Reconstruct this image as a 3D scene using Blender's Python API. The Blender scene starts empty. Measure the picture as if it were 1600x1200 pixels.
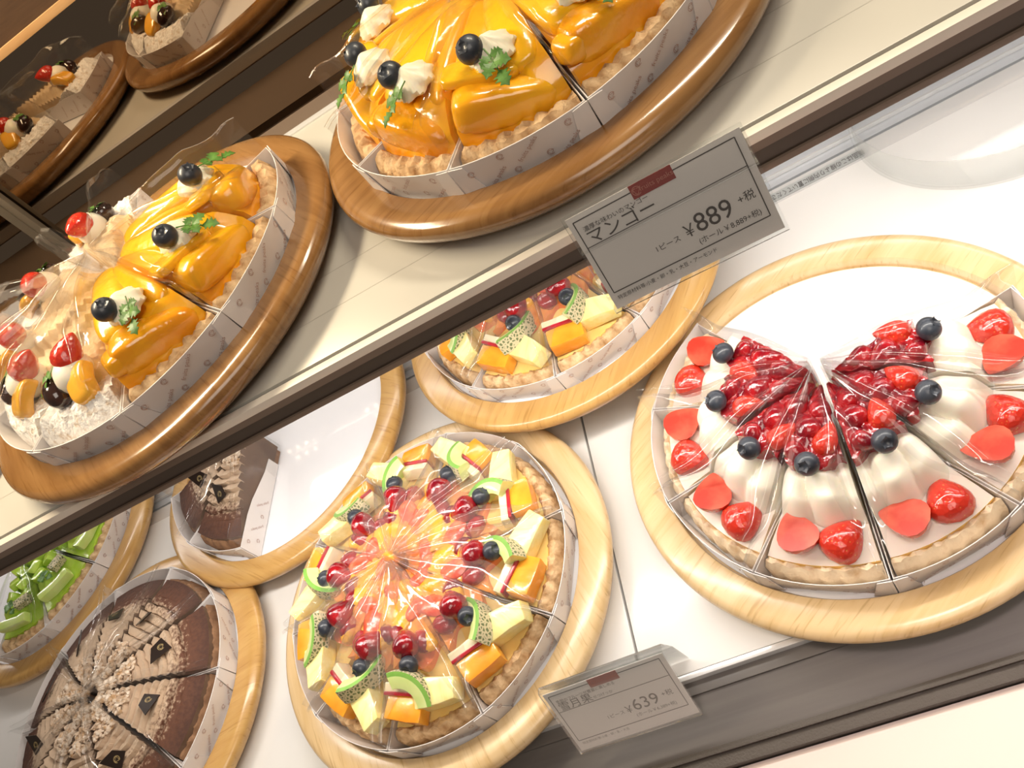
import bpy, bmesh, math, random
from mathutils import Vector, Matrix, noise

random.seed(7)
PI = math.pi
sc = bpy.context.scene
COL = sc.collection

# ------------------------------------------------------------------ camera
cam_d = bpy.data.cameras.new('camera')
cam = bpy.data.objects.new('camera', cam_d)
COL.objects.link(cam)
sc.camera = cam
cam_d.sensor_width = 36.0
cam_d.lens = 36.0 * 1312.97 / 1600.0
cam_d.clip_start = 0.01
cam_d.clip_end = 50
PITCH, ROLL, YAW = 0.753531, -0.772012, 0.440746
cp, sp = math.cos(PITCH), math.sin(PITCH)
R0 = Matrix(((1, 0, 0), (0, sp, -cp), (0, cp, sp)))
RC = Matrix.Rotation(YAW, 3, 'Z') @ R0 @ Matrix.Rotation(ROLL, 3, 'Z')
cam.matrix_world = Matrix.Translation((0, 0, 0.615497)) @ RC.to_4x4()

# ------------------------------------------------------------------ world, lights, exposure
w = bpy.data.worlds.new('World')
sc.world = w
w.use_nodes = True
w.node_tree.nodes['Background'].inputs[0].default_value = (1.0, 0.80, 0.62, 1)
w.node_tree.nodes['Background'].inputs[1].default_value = 0.13
sc.view_settings.view_transform = 'Standard'
sc.view_settings.look = 'None'
sc.view_settings.exposure = 0.0
sc.view_settings.gamma = 1.0
sc.view_settings.use_curve_mapping = False
sc.cycles.transparent_max_bounces = 40
sc.cycles.max_bounces = 8


def area(name, loc, target, sx, sy, power, col):
    d = bpy.data.lights.new(name, 'AREA')
    d.shape = 'RECTANGLE'
    d.size, d.size_y = sx, sy
    d.energy = power
    d.color = col
    o = bpy.data.objects.new(name, d)
    COL.objects.link(o)
    o.location = loc
    o.rotation_euler = (Vector(target) - Vector(loc)).to_track_quat('-Z', 'Y').to_euler()
    return o


# warm lamp high at the back left of the case, LED strips under the shelf (front edge, rear), weak room light, added fills for shelf right and front panel
area('case_top_rear_strip', (-0.62, 0.72, 0.84), (-0.12, 0.52, 0.33), 0.55, 0.10, 10.0, (1.0, 0.83, 0.58))
area('shelf_right_fill', (0.22, 0.76, 0.95), (0.15, 0.42, 0.31), 0.4, 0.05, 4.5, (1.0, 0.88, 0.68))  # added fill that brightens the upper shelf's front right, not a case fitting
area('shelf_underside_strip', (0.04, 0.412, 0.281), (0.04, 0.40, 0.0), 1.42, 0.02, 3.7, (1.0, 0.94, 0.86))
area('shelf_rear_strip', (-0.35, 0.776, 0.262), (-0.35, 0.56, 0.0), 2.2, 0.02, 2.6, (1.0, 0.95, 0.90))
area('room_ceiling_light', (0.3, -0.9, 2.1), (0.0, 0.4, 0.1), 1.2, 1.2, 19.0, (1.0, 0.89, 0.78))
cl = area('front_panel_fill', (0.25, -0.02, 1.5), (0.25, 0.0, 0.0), 0.8, 0.2, 0.9, (1.0, 0.82, 0.76))  # added fill, narrowed to brighten the pinkish front panel, stands for no lamp
cl.data.spread = math.radians(26)

# ------------------------------------------------------------------ materials
MATS = {}


def nt(name):
    m = bpy.data.materials.new(name)
    m.use_nodes = True
    return m, m.node_tree.nodes, m.node_tree.links, m.node_tree.nodes['Principled BSDF']


def M(name, c1, c2=None, scale=60, rough=0.45, bump=0, bscale=120, sss=0, coat=0, metal=0, stretch=None,
      spread=(0.35, 0.65), sub=0.004, spec=0.5, detail=3.0):
    if name in MATS:
        return MATS[name]
    m, N, L, b = nt(name)
    b.inputs['Roughness'].default_value = rough
    b.inputs['Metallic'].default_value = metal
    b.inputs['Specular IOR Level'].default_value = spec
    b.inputs['Coat Weight'].default_value = coat
    b.inputs['Coat Roughness'].default_value = 0.06
    if sss:
        b.inputs['Subsurface Weight'].default_value = sss
        b.inputs['Subsurface Radius'].default_value = (1.0, 0.5, 0.25)
        b.inputs['Subsurface Scale'].default_value = sub
    tc = N.new('ShaderNodeTexCoord')
    mp = N.new('ShaderNodeMapping')
    L.new(tc.outputs['Object'], mp.inputs[0])
    if stretch:
        mp.inputs['Scale'].default_value = stretch
    if c2 is not None:
        n = N.new('ShaderNodeTexNoise')
        n.inputs['Scale'].default_value = scale
        n.inputs['Detail'].default_value = detail
        L.new(mp.outputs[0], n.inputs['Vector'])
        r = N.new('ShaderNodeValToRGB')
        r.color_ramp.elements[0].position = spread[0]
        r.color_ramp.elements[1].position = spread[1]
        r.color_ramp.elements[0].color = (*c1, 1)
        r.color_ramp.elements[1].color = (*c2, 1)
        L.new(n.outputs['Fac'], r.inputs[0])
        L.new(r.outputs[0], b.inputs['Base Color'])
    else:
        b.inputs['Base Color'].default_value = (*c1, 1)
    if bump:
        n2 = N.new('ShaderNodeTexNoise')
        n2.inputs['Scale'].default_value = bscale
        n2.inputs['Detail'].default_value = 4
        L.new(mp.outputs[0], n2.inputs['Vector'])
        bp = N.new('ShaderNodeBump')
        bp.inputs['Strength'].default_value = bump
        bp.inputs['Distance'].default_value = 0.002
        L.new(n2.outputs['Fac'], bp.inputs['Height'])
        L.new(bp.outputs[0], b.inputs['Normal'])
        if coat:
            L.new(bp.outputs[0], b.inputs['Coat Normal'])
    MATS[name] = m
    return m


def wood(name, c1, c2, c3, rough=0.28, coat=0.3):
    m, N, L, b = nt(name)
    tc = N.new('ShaderNodeTexCoord')
    mp = N.new('ShaderNodeMapping')
    mp.inputs['Scale'].default_value = (3.0, 26.0, 10.0)
    L.new(tc.outputs['Object'], mp.inputs[0])
    n = N.new('ShaderNodeTexNoise')
    n.inputs['Scale'].default_value = 3.2
    n.inputs['Detail'].default_value = 7
    n.inputs['Distortion'].default_value = 0.6
    L.new(mp.outputs[0], n.inputs['Vector'])
    r = N.new('ShaderNodeValToRGB')
    e = r.color_ramp.elements
    e[0].position, e[1].position = 0.30, 0.72
    e[0].color, e[1].color = (*c3, 1), (*c1, 1)
    k = e.new(0.5)
    k.color = (*c2, 1)
    L.new(n.outputs['Fac'], r.inputs[0])
    # fine dark pores
    mp2 = N.new('ShaderNodeMapping')
    mp2.inputs['Scale'].default_value = (14.0, 220.0, 60.0)
    L.new(tc.outputs['Object'], mp2.inputs[0])
    n2 = N.new('ShaderNodeTexNoise')
    n2.inputs['Scale'].default_value = 2.0
    n2.inputs['Detail'].default_value = 2
    L.new(mp2.outputs[0], n2.inputs['Vector'])
    r2 = N.new('ShaderNodeValToRGB')
    r2.color_ramp.elements[0].position, r2.color_ramp.elements[1].position = 0.27, 0.40
    r2.color_ramp.elements[0].color = (0.80, 0.74, 0.66, 1)
    r2.color_ramp.elements[1].color = (1, 1, 1, 1)
    L.new(n2.outputs['Fac'], r2.inputs[0])
    mx = N.new('ShaderNodeMix')
    mx.data_type = 'RGBA'
    mx.blend_type = 'MULTIPLY'
    mx.inputs[0].default_value = 1.0
    L.new(r.outputs[0], mx.inputs[6])
    L.new(r2.outputs[0], mx.inputs[7])
    L.new(mx.outputs[2], b.inputs['Base Color'])
    b.inputs['Roughness'].default_value = rough
    b.inputs['Coat Weight'].default_value = coat
    b.inputs['Coat Roughness'].default_value = 0.15
    return m


def clear(name, tint=(0.97, 0.97, 0.97), base=0.03, edge=0.45, rough=0.06, milk=0.02, bump=0.0, bscale=30):
    """thin clear plastic: see-through, glossy at glancing angles, a little milky"""
    m, N, L, b = nt(name)
    N.remove(b)
    out = N['Material Output']
    tr = N.new('ShaderNodeBsdfTransparent')
    tr.inputs[0].default_value = (*tint, 1)
    gl = N.new('ShaderNodeBsdfGlossy')
    gl.inputs['Roughness'].default_value = rough
    df = N.new('ShaderNodeBsdfDiffuse')
    df.inputs[0].default_value = (0.9, 0.88, 0.85, 1)
    lw = N.new('ShaderNodeLayerWeight')
    lw.inputs[0].default_value = 0.25
    mr = N.new('ShaderNodeMapRange')
    mr.inputs[3].default_value = base
    mr.inputs[4].default_value = edge
    L.new(lw.outputs['Fresnel'], mr.inputs[0])
    m1 = N.new('ShaderNodeMixShader')
    L.new(mr.outputs[0], m1.inputs[0])
    L.new(tr.outputs[0], m1.inputs[1])
    L.new(gl.outputs[0], m1.inputs[2])
    m2 = N.new('ShaderNodeMixShader')
    m2.inputs[0].default_value = milk
    L.new(m1.outputs[0], m2.inputs[1])
    L.new(df.outputs[0], m2.inputs[2])
    L.new(m2.outputs[0], out.inputs[0])
    if bump:
        tc = N.new('ShaderNodeTexCoord')
        n = N.new('ShaderNodeTexNoise')
        n.inputs['Scale'].default_value = bscale
        n.inputs['Detail'].default_value = 2
        L.new(tc.outputs['Object'], n.inputs['Vector'])
        bp = N.new('ShaderNodeBump')
        bp.inputs['Strength'].default_value = bump
        bp.inputs['Distance'].default_value = 0.004
        L.new(n.outputs['Fac'], bp.inputs['Height'])
        L.new(bp.outputs[0], gl.inputs['Normal'])
        L.new(bp.outputs[0], lw.inputs['Normal'])
    return m


def emit(name, col, s):
    m, N, L, b = nt(name)
    b.inputs['Base Color'].default_value = (*col, 1)
    b.inputs['Emission Color'].default_value = (*col, 1)
    b.inputs['Emission Strength'].default_value = s
    return m


wood_overlit = wood('overlit_pale_wood', (0.76, 0.57, 0.33), (0.71, 0.51, 0.27), (0.63, 0.42, 0.19))  # overexposed paleness of the brightly lit trays put into the wood colour
wood_tan = wood('tan_wood', (0.60, 0.37, 0.13), (0.55, 0.32, 0.105), (0.48, 0.265, 0.08))
wood_brown = wood('brown_wood', (0.36, 0.190, 0.068), (0.305, 0.152, 0.050), (0.23, 0.105, 0.032), rough=0.2, coat=0.5)
white_deck = M('white_deck', (0.80, 0.79, 0.77), (0.76, 0.75, 0.73), scale=8, rough=0.22)
shelf_white = M('shelf_white', (0.62, 0.60, 0.54), (0.56, 0.54, 0.48), scale=6, rough=0.25)
cream_trim = M('cream_trim', (0.78, 0.72, 0.63), rough=0.4)
dark_brown = M('dark_bronze', (0.050, 0.036, 0.026), rough=0.4)
mid_brown = M('bronze_brown', (0.17, 0.125, 0.095), rough=0.38)
black_gap = M('black_gap', (0.012, 0.011, 0.010), rough=0.6)
alu = M('aluminium', (0.50, 0.52, 0.55), rough=0.35, metal=0.1)
alu_bright = M('aluminium_bright', (0.85, 0.85, 0.85), rough=0.25, metal=0.4)
steel_grey = M('grey_steel_ledge', (0.135, 0.122, 0.112), (0.115, 0.103, 0.095), scale=5, rough=0.5, stretch=(1, 30, 1))
gasket = M('dark_gasket', (0.055, 0.043, 0.034), rough=0.5, bump=0.3, bscale=600)
pink_white = M('pinkish_white_front', (0.63, 0.53, 0.495), (0.59, 0.485, 0.45), scale=4, rough=0.35)
board_white = M('white_card', (0.84, 0.84, 0.86), rough=0.45)
board_gloss = M('glossy_white_board', (0.84, 0.84, 0.87), rough=0.04, coat=0.3)
paper_box = M('white_box_paper', (0.80, 0.76, 0.74), (0.76, 0.72, 0.70), scale=20, rough=0.55)
brown_ink = M('brown_ink', (0.46, 0.31, 0.27), rough=0.6)
black_ink = M('black_ink', (0.06, 0.05, 0.05), rough=0.6)
grey_ink = M('grey_ink', (0.20, 0.19, 0.18), rough=0.6)
card_paper = M('card_paper', (0.84, 0.79, 0.76), rough=0.5)
red_badge = M('red_badge', (0.30, 0.025, 0.02), rough=0.5)
pink_badge = M('faded_red_badge', (0.42, 0.19, 0.17), rough=0.5)
badge_ink = M('badge_ink', (0.55, 0.20, 0.15), rough=0.5)
crust_m = M('baked_crust', (0.80, 0.57, 0.32), (0.40, 0.20, 0.07), scale=120, rough=0.75, bump=1.0, bscale=240, spread=(0.38, 0.75))
crust_pale = M('pale_crust', (0.86, 0.70, 0.48), (0.62, 0.40, 0.20), scale=110, rough=0.7, bump=0.6, bscale=240, spread=(0.5, 0.8))
custard = M('custard', (0.90, 0.66, 0.24), (0.86, 0.58, 0.18), scale=50, rough=0.4, sss=0.2)
cream_m = M('whipped_cream', (0.93, 0.87, 0.73), rough=0.42, sss=0.25, sub=0.006)
cream_yellow = M('buttery_cream', (0.92, 0.86, 0.66), rough=0.4, sss=0.25, sub=0.005)
mousse = M('pinkish_white_mousse', (0.86, 0.76, 0.66), (0.82, 0.71, 0.62), scale=30, rough=0.4, sss=0.2)
sponge_side = M('layered_sponge', (0.72, 0.52, 0.22), (0.50, 0.30, 0.10), scale=40, rough=0.6, stretch=(0.2, 0.2, 4))
mango_a = M('mango_flesh', (0.97, 0.50, 0.012), (0.93, 0.37, 0.008), scale=22, rough=0.22, sss=0.3, coat=0.8, bump=0.18, bscale=90)
mango_b = M('yellow_mango_flesh', (1.0, 0.56, 0.018), (0.97, 0.45, 0.010), scale=22, rough=0.2, sss=0.3, coat=0.9, bump=0.35, bscale=110)
mango_c = M('deep_mango_flesh', (0.90, 0.34, 0.007), (0.95, 0.44, 0.012), scale=25, rough=0.2, sss=0.25, coat=0.9, bump=0.45, bscale=130)
berry_m = M('glazed_berry', (0.40, 0.008, 0.012), (0.17, 0.003, 0.010), scale=90, rough=0.16, sss=0.15, coat=1.0, bump=0.5, bscale=170)
compote = M('berry_compote', (0.46, 0.012, 0.014), (0.16, 0.003, 0.010), scale=75, rough=0.15, sss=0.15, coat=1.0, bump=0.5, bscale=150)
blue_m = M('blueberry_skin', (0.016, 0.019, 0.028), (0.050, 0.060, 0.078), scale=70, rough=0.42, coat=0.25)
grape_m = M('dark_grape_skin', (0.022, 0.010, 0.008), (0.05, 0.02, 0.014), scale=60, rough=0.15, coat=0.8)
herb_m = M('herb_leaf', (0.06, 0.16, 0.02), (0.12, 0.27, 0.045), scale=140, rough=0.45)
pine_m = M('pineapple_flesh', (0.93, 0.83, 0.40), (0.88, 0.72, 0.24), scale=60, rough=0.3, sss=0.25, coat=0.35, bump=0.2, stretch=(0.4, 2, 2))
papaya_m = M('papaya_flesh', (0.95, 0.42, 0.035), (0.88, 0.31, 0.02), scale=40, rough=0.25, sss=0.25, coat=0.6, bump=0.15)
apple_flesh = M('apple_flesh', (0.92, 0.82, 0.58), (0.88, 0.74, 0.46), scale=60, rough=0.35, sss=0.2, coat=0.3)
apple_skin = M('red_apple_skin', (0.48, 0.02, 0.035), (0.30, 0.012, 0.02), scale=80, rough=0.3, coat=0.3)
melon_flesh = M('melon_flesh', (0.74, 0.80, 0.36), (0.55, 0.70, 0.20), scale=30, rough=0.28, sss=0.3, coat=0.5)
melon_green = M('green_melon_flesh', (0.46, 0.70, 0.06), (0.60, 0.79, 0.14), scale=60, rough=0.2, sss=0.3, coat=0.8, bump=0.3)
melon_rim = M('melon_green_edge', (0.16, 0.38, 0.05), (0.24, 0.46, 0.09), scale=50, rough=0.35)
orange_m = M('orange_segment', (0.95, 0.40, 0.022), (0.97, 0.52, 0.05), scale=120, rough=0.2, sss=0.25, coat=0.8, bump=0.4, bscale=200)
grapefruit_m = M('pink_grapefruit', (0.78, 0.09, 0.045), (0.88, 0.22, 0.10), scale=90, rough=0.2, sss=0.25, coat=0.8, bump=0.4, bscale=160)
jelly_m = M('fruit_jelly', (0.84, 0.22, 0.09), (0.95, 0.50, 0.09), scale=38, rough=0.15, sss=0.3, coat=0.9, bump=0.3, bscale=80)
peach_m = M('glazed_peach', (0.88, 0.42, 0.035), (0.92, 0.53, 0.07), scale=40, rough=0.2, sss=0.25, coat=0.8)
almond_m = M('ridged_almond_cream', (0.74, 0.57, 0.36), (0.64, 0.45, 0.25), scale=70, rough=0.65, bump=0.3)
choc_dark = M('dark_chocolate', (0.020, 0.012, 0.009), rough=0.3)
gold_ink = M('gold_print', (0.36, 0.27, 0.12), rough=0.4)
nut_m = M('chopped_nuts', (0.48, 0.29, 0.14), (0.78, 0.67, 0.55), scale=160, rough=0.7, bump=0.4)
mirror_m, _N, _L, _b = nt('dark_mirror_glass')
_b.inputs['Base Color'].default_value = (0.34, 0.28, 0.22, 1)
_b.inputs['Metallic'].default_value = 1.0
_b.inputs['Roughness'].default_value = 0.015
brown_panel = M('dark_brown_panel', (0.085, 0.045, 0.022), (0.07, 0.036, 0.018), scale=20, rough=0.5, stretch=(2, 2, 20))
door_wood = M('light_wood_strip', (0.55, 0.33, 0.15), (0.48, 0.27, 0.11), scale=20, rough=0.4, stretch=(1, 10, 10))
film_m = clear('clear_wrapping_film', base=0.035, edge=0.30, rough=0.06, milk=0.012, bump=0.35, bscale=20)
film_hazy = clear('hazy_wrapping_film', base=0.05, edge=0.30, rough=0.07, milk=0.055, bump=0.35, bscale=20)
acrylic = clear('clear_acrylic', tint=(0.97, 0.98, 0.98), base=0.04, edge=0.75, rough=0.04, milk=0.02)
led_m = emit('led_chip', (1.0, 0.95, 0.86), 14.0)
tag_clear = clear('clear_sticker', base=0.03, edge=0.3, rough=0.2, milk=0.08)


def ramp_radial(name, stops, nscale, namp, rough, bump=0.3, bscale=250, off=0.085, coat=0.0, inner=None):
    """colour by distance from the tart's middle (slice object space), edges broken up by noise"""
    m, N, L, b = nt(name)
    tc = N.new('ShaderNodeTexCoord')
    ad = N.new('ShaderNodeVectorMath')
    ad.operation = 'ADD'
    ad.inputs[1].default_value = (off, 0, 0)
    L.new(tc.outputs['Object'], ad.inputs[0])
    ml = N.new('ShaderNodeVectorMath')
    ml.operation = 'MULTIPLY'
    ml.inputs[1].default_value = (1, 1, 0)
    L.new(ad.outputs[0], ml.inputs[0])
    ln = N.new('ShaderNodeVectorMath')
    ln.operation = 'LENGTH'
    L.new(ml.outputs[0], ln.inputs[0])
    n = N.new('ShaderNodeTexNoise')
    n.inputs['Scale'].default_value = nscale
    n.inputs['Detail'].default_value = 5
    L.new(tc.outputs['Object'], n.inputs['Vector'])
    ma = N.new('ShaderNodeMath')
    ma.operation = 'MULTIPLY_ADD'
    ma.inputs[1].default_value = namp
    L.new(n.outputs['Fac'], ma.inputs[0])
    L.new(ln.outputs['Value'], ma.inputs[2])
    sc_ = N.new('ShaderNodeMath')
    sc_.operation = 'MULTIPLY'
    sc_.inputs[1].default_value = 1 / 0.16
    L.new(ma.outputs[0], sc_.inputs[0])
    r = N.new('ShaderNodeValToRGB')
    els = r.color_ramp.elements
    for i, (p, c) in enumerate(stops):
        e = els[i] if i < 2 else els.new(p / 0.16)
        e.position = p / 0.16
        e.color = (*c, 1)
    L.new(sc_.outputs[0], r.inputs[0])
    L.new(r.outputs[0], b.inputs['Base Color'])
    b.inputs['Roughness'].default_value = rough
    b.inputs['Coat Weight'].default_value = coat
    n2 = N.new('ShaderNodeTexNoise')
    n2.inputs['Scale'].default_value = bscale
    L.new(tc.outputs['Object'], n2.inputs['Vector'])
    bp = N.new('ShaderNodeBump')
    bp.inputs['Strength'].default_value = bump
    bp.inputs['Distance'].default_value = 0.0015
    L.new(n2.outputs['Fac'], bp.inputs['Height'])
    L.new(bp.outputs[0], b.inputs['Normal'])
    return m


cocoa_top = ramp_radial('cocoa_dusted_mocha_cream', [(0.0, (0.66, 0.50, 0.37)), (0.16, (0.072, 0.029, 0.018)), (0.120, (0.62, 0.46, 0.32)),
                        (0.134, (0.13, 0.050, 0.026))], 260, 0.050, 0.8, bump=0.3)
sugar_crust = M('sugar_dusted_crust', (0.93, 0.90, 0.86), (0.56, 0.40, 0.25), scale=190, rough=0.85, bump=1.0, bscale=300, spread=(0.52, 0.78), detail=5)
strawb_m, _N, _L, _b = nt('strawberry_skin')
_tc = _N.new('ShaderNodeTexCoord')
_v = _N.new('ShaderNodeTexVoronoi')
_v.inputs['Scale'].default_value = 330
_L.new(_tc.outputs['Object'], _v.inputs['Vector'])
_r = _N.new('ShaderNodeValToRGB')
_r.color_ramp.elements[0].position, _r.color_ramp.elements[1].position = 0.10, 0.22
_r.color_ramp.elements[0].color = (0.62, 0.20, 0.05, 1)
_r.color_ramp.elements[1].color = (0.58, 0.030, 0.014, 1)
_L.new(_v.outputs['Distance'], _r.inputs[0])
_L.new(_r.outputs[0], _b.inputs['Base Color'])
_bp = _N.new('ShaderNodeBump')
_bp.inputs['Strength'].default_value = 0.5
_bp.inputs['Distance'].default_value = 0.001
_L.new(_v.outputs['Distance'], _bp.inputs['Height'])
_L.new(_bp.outputs[0], _b.inputs['Normal'])
_b.inputs['Roughness'].default_value = 0.22
_b.inputs['Coat Weight'].default_value = 0.7
_b.inputs['Subsurface Weight'].default_value = 0.12
_b.inputs['Subsurface Scale'].default_value = 0.004
strawb_cut = M('strawberry_cut_face', (0.52, 0.040, 0.022), (0.66, 0.12, 0.065), scale=60, rough=0.3, sss=0.2, coat=0.5)
net_m, _N, _L, _b = nt('netted_melon_rind')
_tc = _N.new('ShaderNodeTexCoord')
_v = _N.new('ShaderNodeTexVoronoi')
_v.feature = 'DISTANCE_TO_EDGE'
_v.inputs['Scale'].default_value = 300
_L.new(_tc.outputs['Object'], _v.inputs['Vector'])
_r = _N.new('ShaderNodeValToRGB')
_r.color_ramp.elements[0].position, _r.color_ramp.elements[1].position = 0.10, 0.22
_r.color_ramp.elements[0].color = (0.62, 0.54, 0.34, 1)
_r.color_ramp.elements[1].color = (0.14, 0.17, 0.07, 1)
_L.new(_v.outputs['Distance'], _r.inputs[0])
_L.new(_r.outputs[0], _b.inputs['Base Color'])
_b.inputs['Roughness'].default_value = 0.6


# ------------------------------------------------------------------ layout numbers
H = 0.31335                      # shelf top
HA = math.radians(17.9)          # half angle of one slice
TRAYS = {'A': (0.004, 0.384), 'B': (-0.381, 0.384), 'C': (-0.5745, 0.6430), 'D': (-0.1880, 0.6455),
         'E': (-0.7720, 0.3870), 'F': (-0.993, 0.667), 'U': (-0.0713, 0.5623), 'V': (-0.4225, 0.5279), 'W': (-0.7740, 0.535)}
LIFT = {'C': 0.012, 'D': 0.0375}     # C rests on its neighbours' rims, D on an acrylic riser
ZB = 0.0190                      # slice base above the surface a tray stands on

# ------------------------------------------------------------------ mesh helpers
def nz(x, y, z=0.0, s=1.0):
    return noise.noise(Vector((x * s, y * s, z * s)))


def smooth(a, b, x):
    t = max(0.0, min(1.0, (x - a) / (b - a)))
    return t * t * (3 - 2 * t)


def lerp_table(tab, x):
    if x <= tab[0][0]:
        return tab[0][1]
    for (x0, y0), (x1, y1) in zip(tab, tab[1:]):
        if x <= x1:
            t = (x - x0) / (x1 - x0)
            t = t * t * (3 - 2 * t) * 0.5 + t * 0.5
            return y0 + (y1 - y0) * t
    return tab[-1][1]


SMOOTH_ANGLE = 0.75


def build(name, bm, mats, parent=None, loc=(0, 0, 0), rot=(0, 0, 0), smooth_shade=True, angle=SMOOTH_ANGLE):
    bmesh.ops.recalc_face_normals(bm, faces=bm.faces)
    me = bpy.data.meshes.new(name)
    bm.to_mesh(me)
    bm.free()
    if not isinstance(mats, (list, tuple)):
        mats = [mats]
    for m in mats:
        me.materials.append(m)
    if smooth_shade:
        me.shade_smooth()
        me.set_sharp_from_angle(angle=angle)
    o = bpy.data.objects.new(name, me)
    COL.objects.link(o)
    o.location = loc
    o.rotation_euler = rot
    if parent:
        o.parent = parent
    return o


def thing(name, label, cat, loc=(0, 0, 0), rz=0.0, group=None):
    o = bpy.data.objects.new(name, None)
    o.empty_display_size = 0.02
    COL.objects.link(o)
    o.location = loc
    o.rotation_euler = (0, 0, rz)
    o['label'] = label
    o['category'] = cat
    if group:
        o['group'] = group
    return o


def tag(o, label, cat, group=None):
    o['label'] = label
    o['category'] = cat
    if group:
        o['group'] = group
    return o


def struct(o, label=None, cat=None):
    o['kind'] = 'structure'
    if label:
        o['label'] = label
        o['category'] = cat
    return o


def copy_tree(o, parent=None):
    c = o.copy()
    COL.objects.link(c)
    if parent:
        c.parent = parent
    for ch in list(o.children):
        copy_tree(ch, c)
    return c


def xf(bm, verts, mat):
    bmesh.ops.transform(bm, matrix=mat, verts=verts)


def TR(loc=(0, 0, 0), rot=(0, 0, 0), scl=(1, 1, 1)):
    from mathutils import Euler
    return Matrix.Translation(loc) @ Euler(rot).to_matrix().to_4x4() @ Matrix.Diagonal((*scl, 1))


def box(bm, lo, hi, mi=0, bev=0.0):
    r = bmesh.ops.create_cube(bm, size=1.0)
    vs = r['verts']
    c = [(a + b) / 2 for a, b in zip(lo, hi)]
    s = [abs(b - a) for a, b in zip(lo, hi)]
    xf(bm, vs, TR(c, (0, 0, 0), s))
    fs = set(f for v in vs for f in v.link_faces)
    for f in fs:
        f.material_index = mi
    if bev:
        es = list(set(e for v in vs for e in v.link_edges))
        r2 = bmesh.ops.bevel(bm, geom=es, offset=bev, segments=2, affect='EDGES', profile=0.7)
        for f in r2['faces']:
            f.material_index = mi
    return vs


def chunk(bm, size, loc, rot=(0, 0, 0), bev=0.0015, amp=0.0006, seed=0, mi=0, taper=0.0, bend=0.0, cuts=2):
    """a cut block of fruit: bevelled, slightly uneven, optional taper along x and bend (bows upwards)"""
    b = bmesh.new()
    bmesh.ops.create_cube(b, size=1.0)
    xf(b, b.verts, TR((0, 0, 0), (0, 0, 0), size))
    bmesh.ops.bevel(b, geom=b.edges[:], offset=bev, segments=2, affect='EDGES', profile=0.6)
    es = [e for e in b.edges if e.calc_length() > bev * 2.5]
    bmesh.ops.subdivide_edges(b, edges=es, cuts=cuts, use_grid_fill=True)
    M4 = TR(loc, rot)
    for v in b.verts:
        p = v.co
        fx = p.x / size[0] + 0.5
        k = 1 - taper * fx
        p.y *= k
        p.z *= 1 - 0.5 * taper * fx
        if bend:
            p.z -= bend * ((p.x / size[0]) ** 2) * 4
        d = Vector((nz(p.x + seed, p.y, p.z, 90), nz(p.x, p.y + seed, p.z, 90), nz(p.x, p.y, p.z + seed, 90))) * amp
        v.co = M4 @ (p + d)
    merge(bm, b, mi)
    b.free()


def merge(bm, b, mi=None):
    vm = {}
    for v in b.verts:
        vm[v] = bm.verts.new(v.co)
    for f in b.faces:
        try:
            g = bm.faces.new([vm[v] for v in f.verts])
            g.material_index = f.material_index if mi is None else mi
            g.smooth = True
        except ValueError:
            pass


def blob(bm, r, loc, scl=(1, 1, 1), rot=(0, 0, 0), amp=0.0, seed=0, ns=120, seg=12, mi=0):
    b = bmesh.new()
    bmesh.ops.create_uvsphere(b, u_segments=seg, v_segments=max(6, seg * 2 // 3), radius=r)
    M4 = TR(loc, rot, scl)
    for v in b.verts:
        p = v.co.copy()
        if amp:
            p += p.normalized() * amp * nz(p.x + seed, p.y - seed, p.z, ns)
        v.co = M4 @ p
    merge(bm, b, mi)
    b.free()


def slab_geo(bm, size, loc, rot=(0, 0, 0), e=0.38, bend=0.0, taper=0.0, amp=0.0008, seed=0, nu=28, nv=16, mi=0):
    """smooth rounded slab (superquadric), bowed and tapered: a knife-cut piece of soft fruit"""
    def sp(c, k):
        return math.copysign(abs(c) ** k, c)
    M4 = TR(loc, rot)
    a, b_, c = (q / 2 for q in size)
    rows = []
    for j in range(nv + 1):
        v = -PI / 2 + PI * j / nv
        row = []
        for i in range(nu):
            u = 2 * PI * i / nu
            x = a * sp(math.cos(v), e) * sp(math.cos(u), e)
            y = b_ * sp(math.cos(v), e) * sp(math.sin(u), e)
            z = c * sp(math.sin(v), e)
            k = x / a
            y *= 1 - taper * k
            z -= bend * k * k
            p = Vector((x, y, z))
            p += Vector((nz(x + seed, y, z, 70), nz(x, y + seed, z, 70), nz(x, y, z + seed, 70))) * amp
            row.append(bm.verts.new(M4 @ p))
        rows.append(row)
    for r1, r2 in zip(rows, rows[1:]):
        for i in range(nu):
            f = bm.faces.new((r1[i], r1[(i + 1) % nu], r2[(i + 1) % nu], r2[i]))
            f.material_index = mi
    bmesh.ops.remove_doubles(bm, verts=rows[0] + rows[-1], dist=0.00001)


def lathe(bm, prof, n=48, mi=0, M4=None):
    rings = []
    M4 = M4 or Matrix.Identity(4)
    for r, z in prof:
        if r < 1e-7:
            rings.append([bm.verts.new(M4 @ Vector((0, 0, z)))])
        else:
            rings.append([bm.verts.new(M4 @ Vector((r * math.cos(2 * PI * i / n), r * math.sin(2 * PI * i / n), z))) for i in range(n)])
    for a, b in zip(rings, rings[1:]):
        for i in range(n):
            j = (i + 1) % n
            if len(a) == 1 and len(b) == 1:
                continue
            if len(a) == 1:
                f = bm.faces.new((a[0], b[i], b[j]))
            elif len(b) == 1:
                f = bm.faces.new((a[i], a[j], b[0]))
            else:
                f = bm.faces.new((a[i], a[j], b[j], b[i]))
            f.material_index = mi
    return rings


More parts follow.
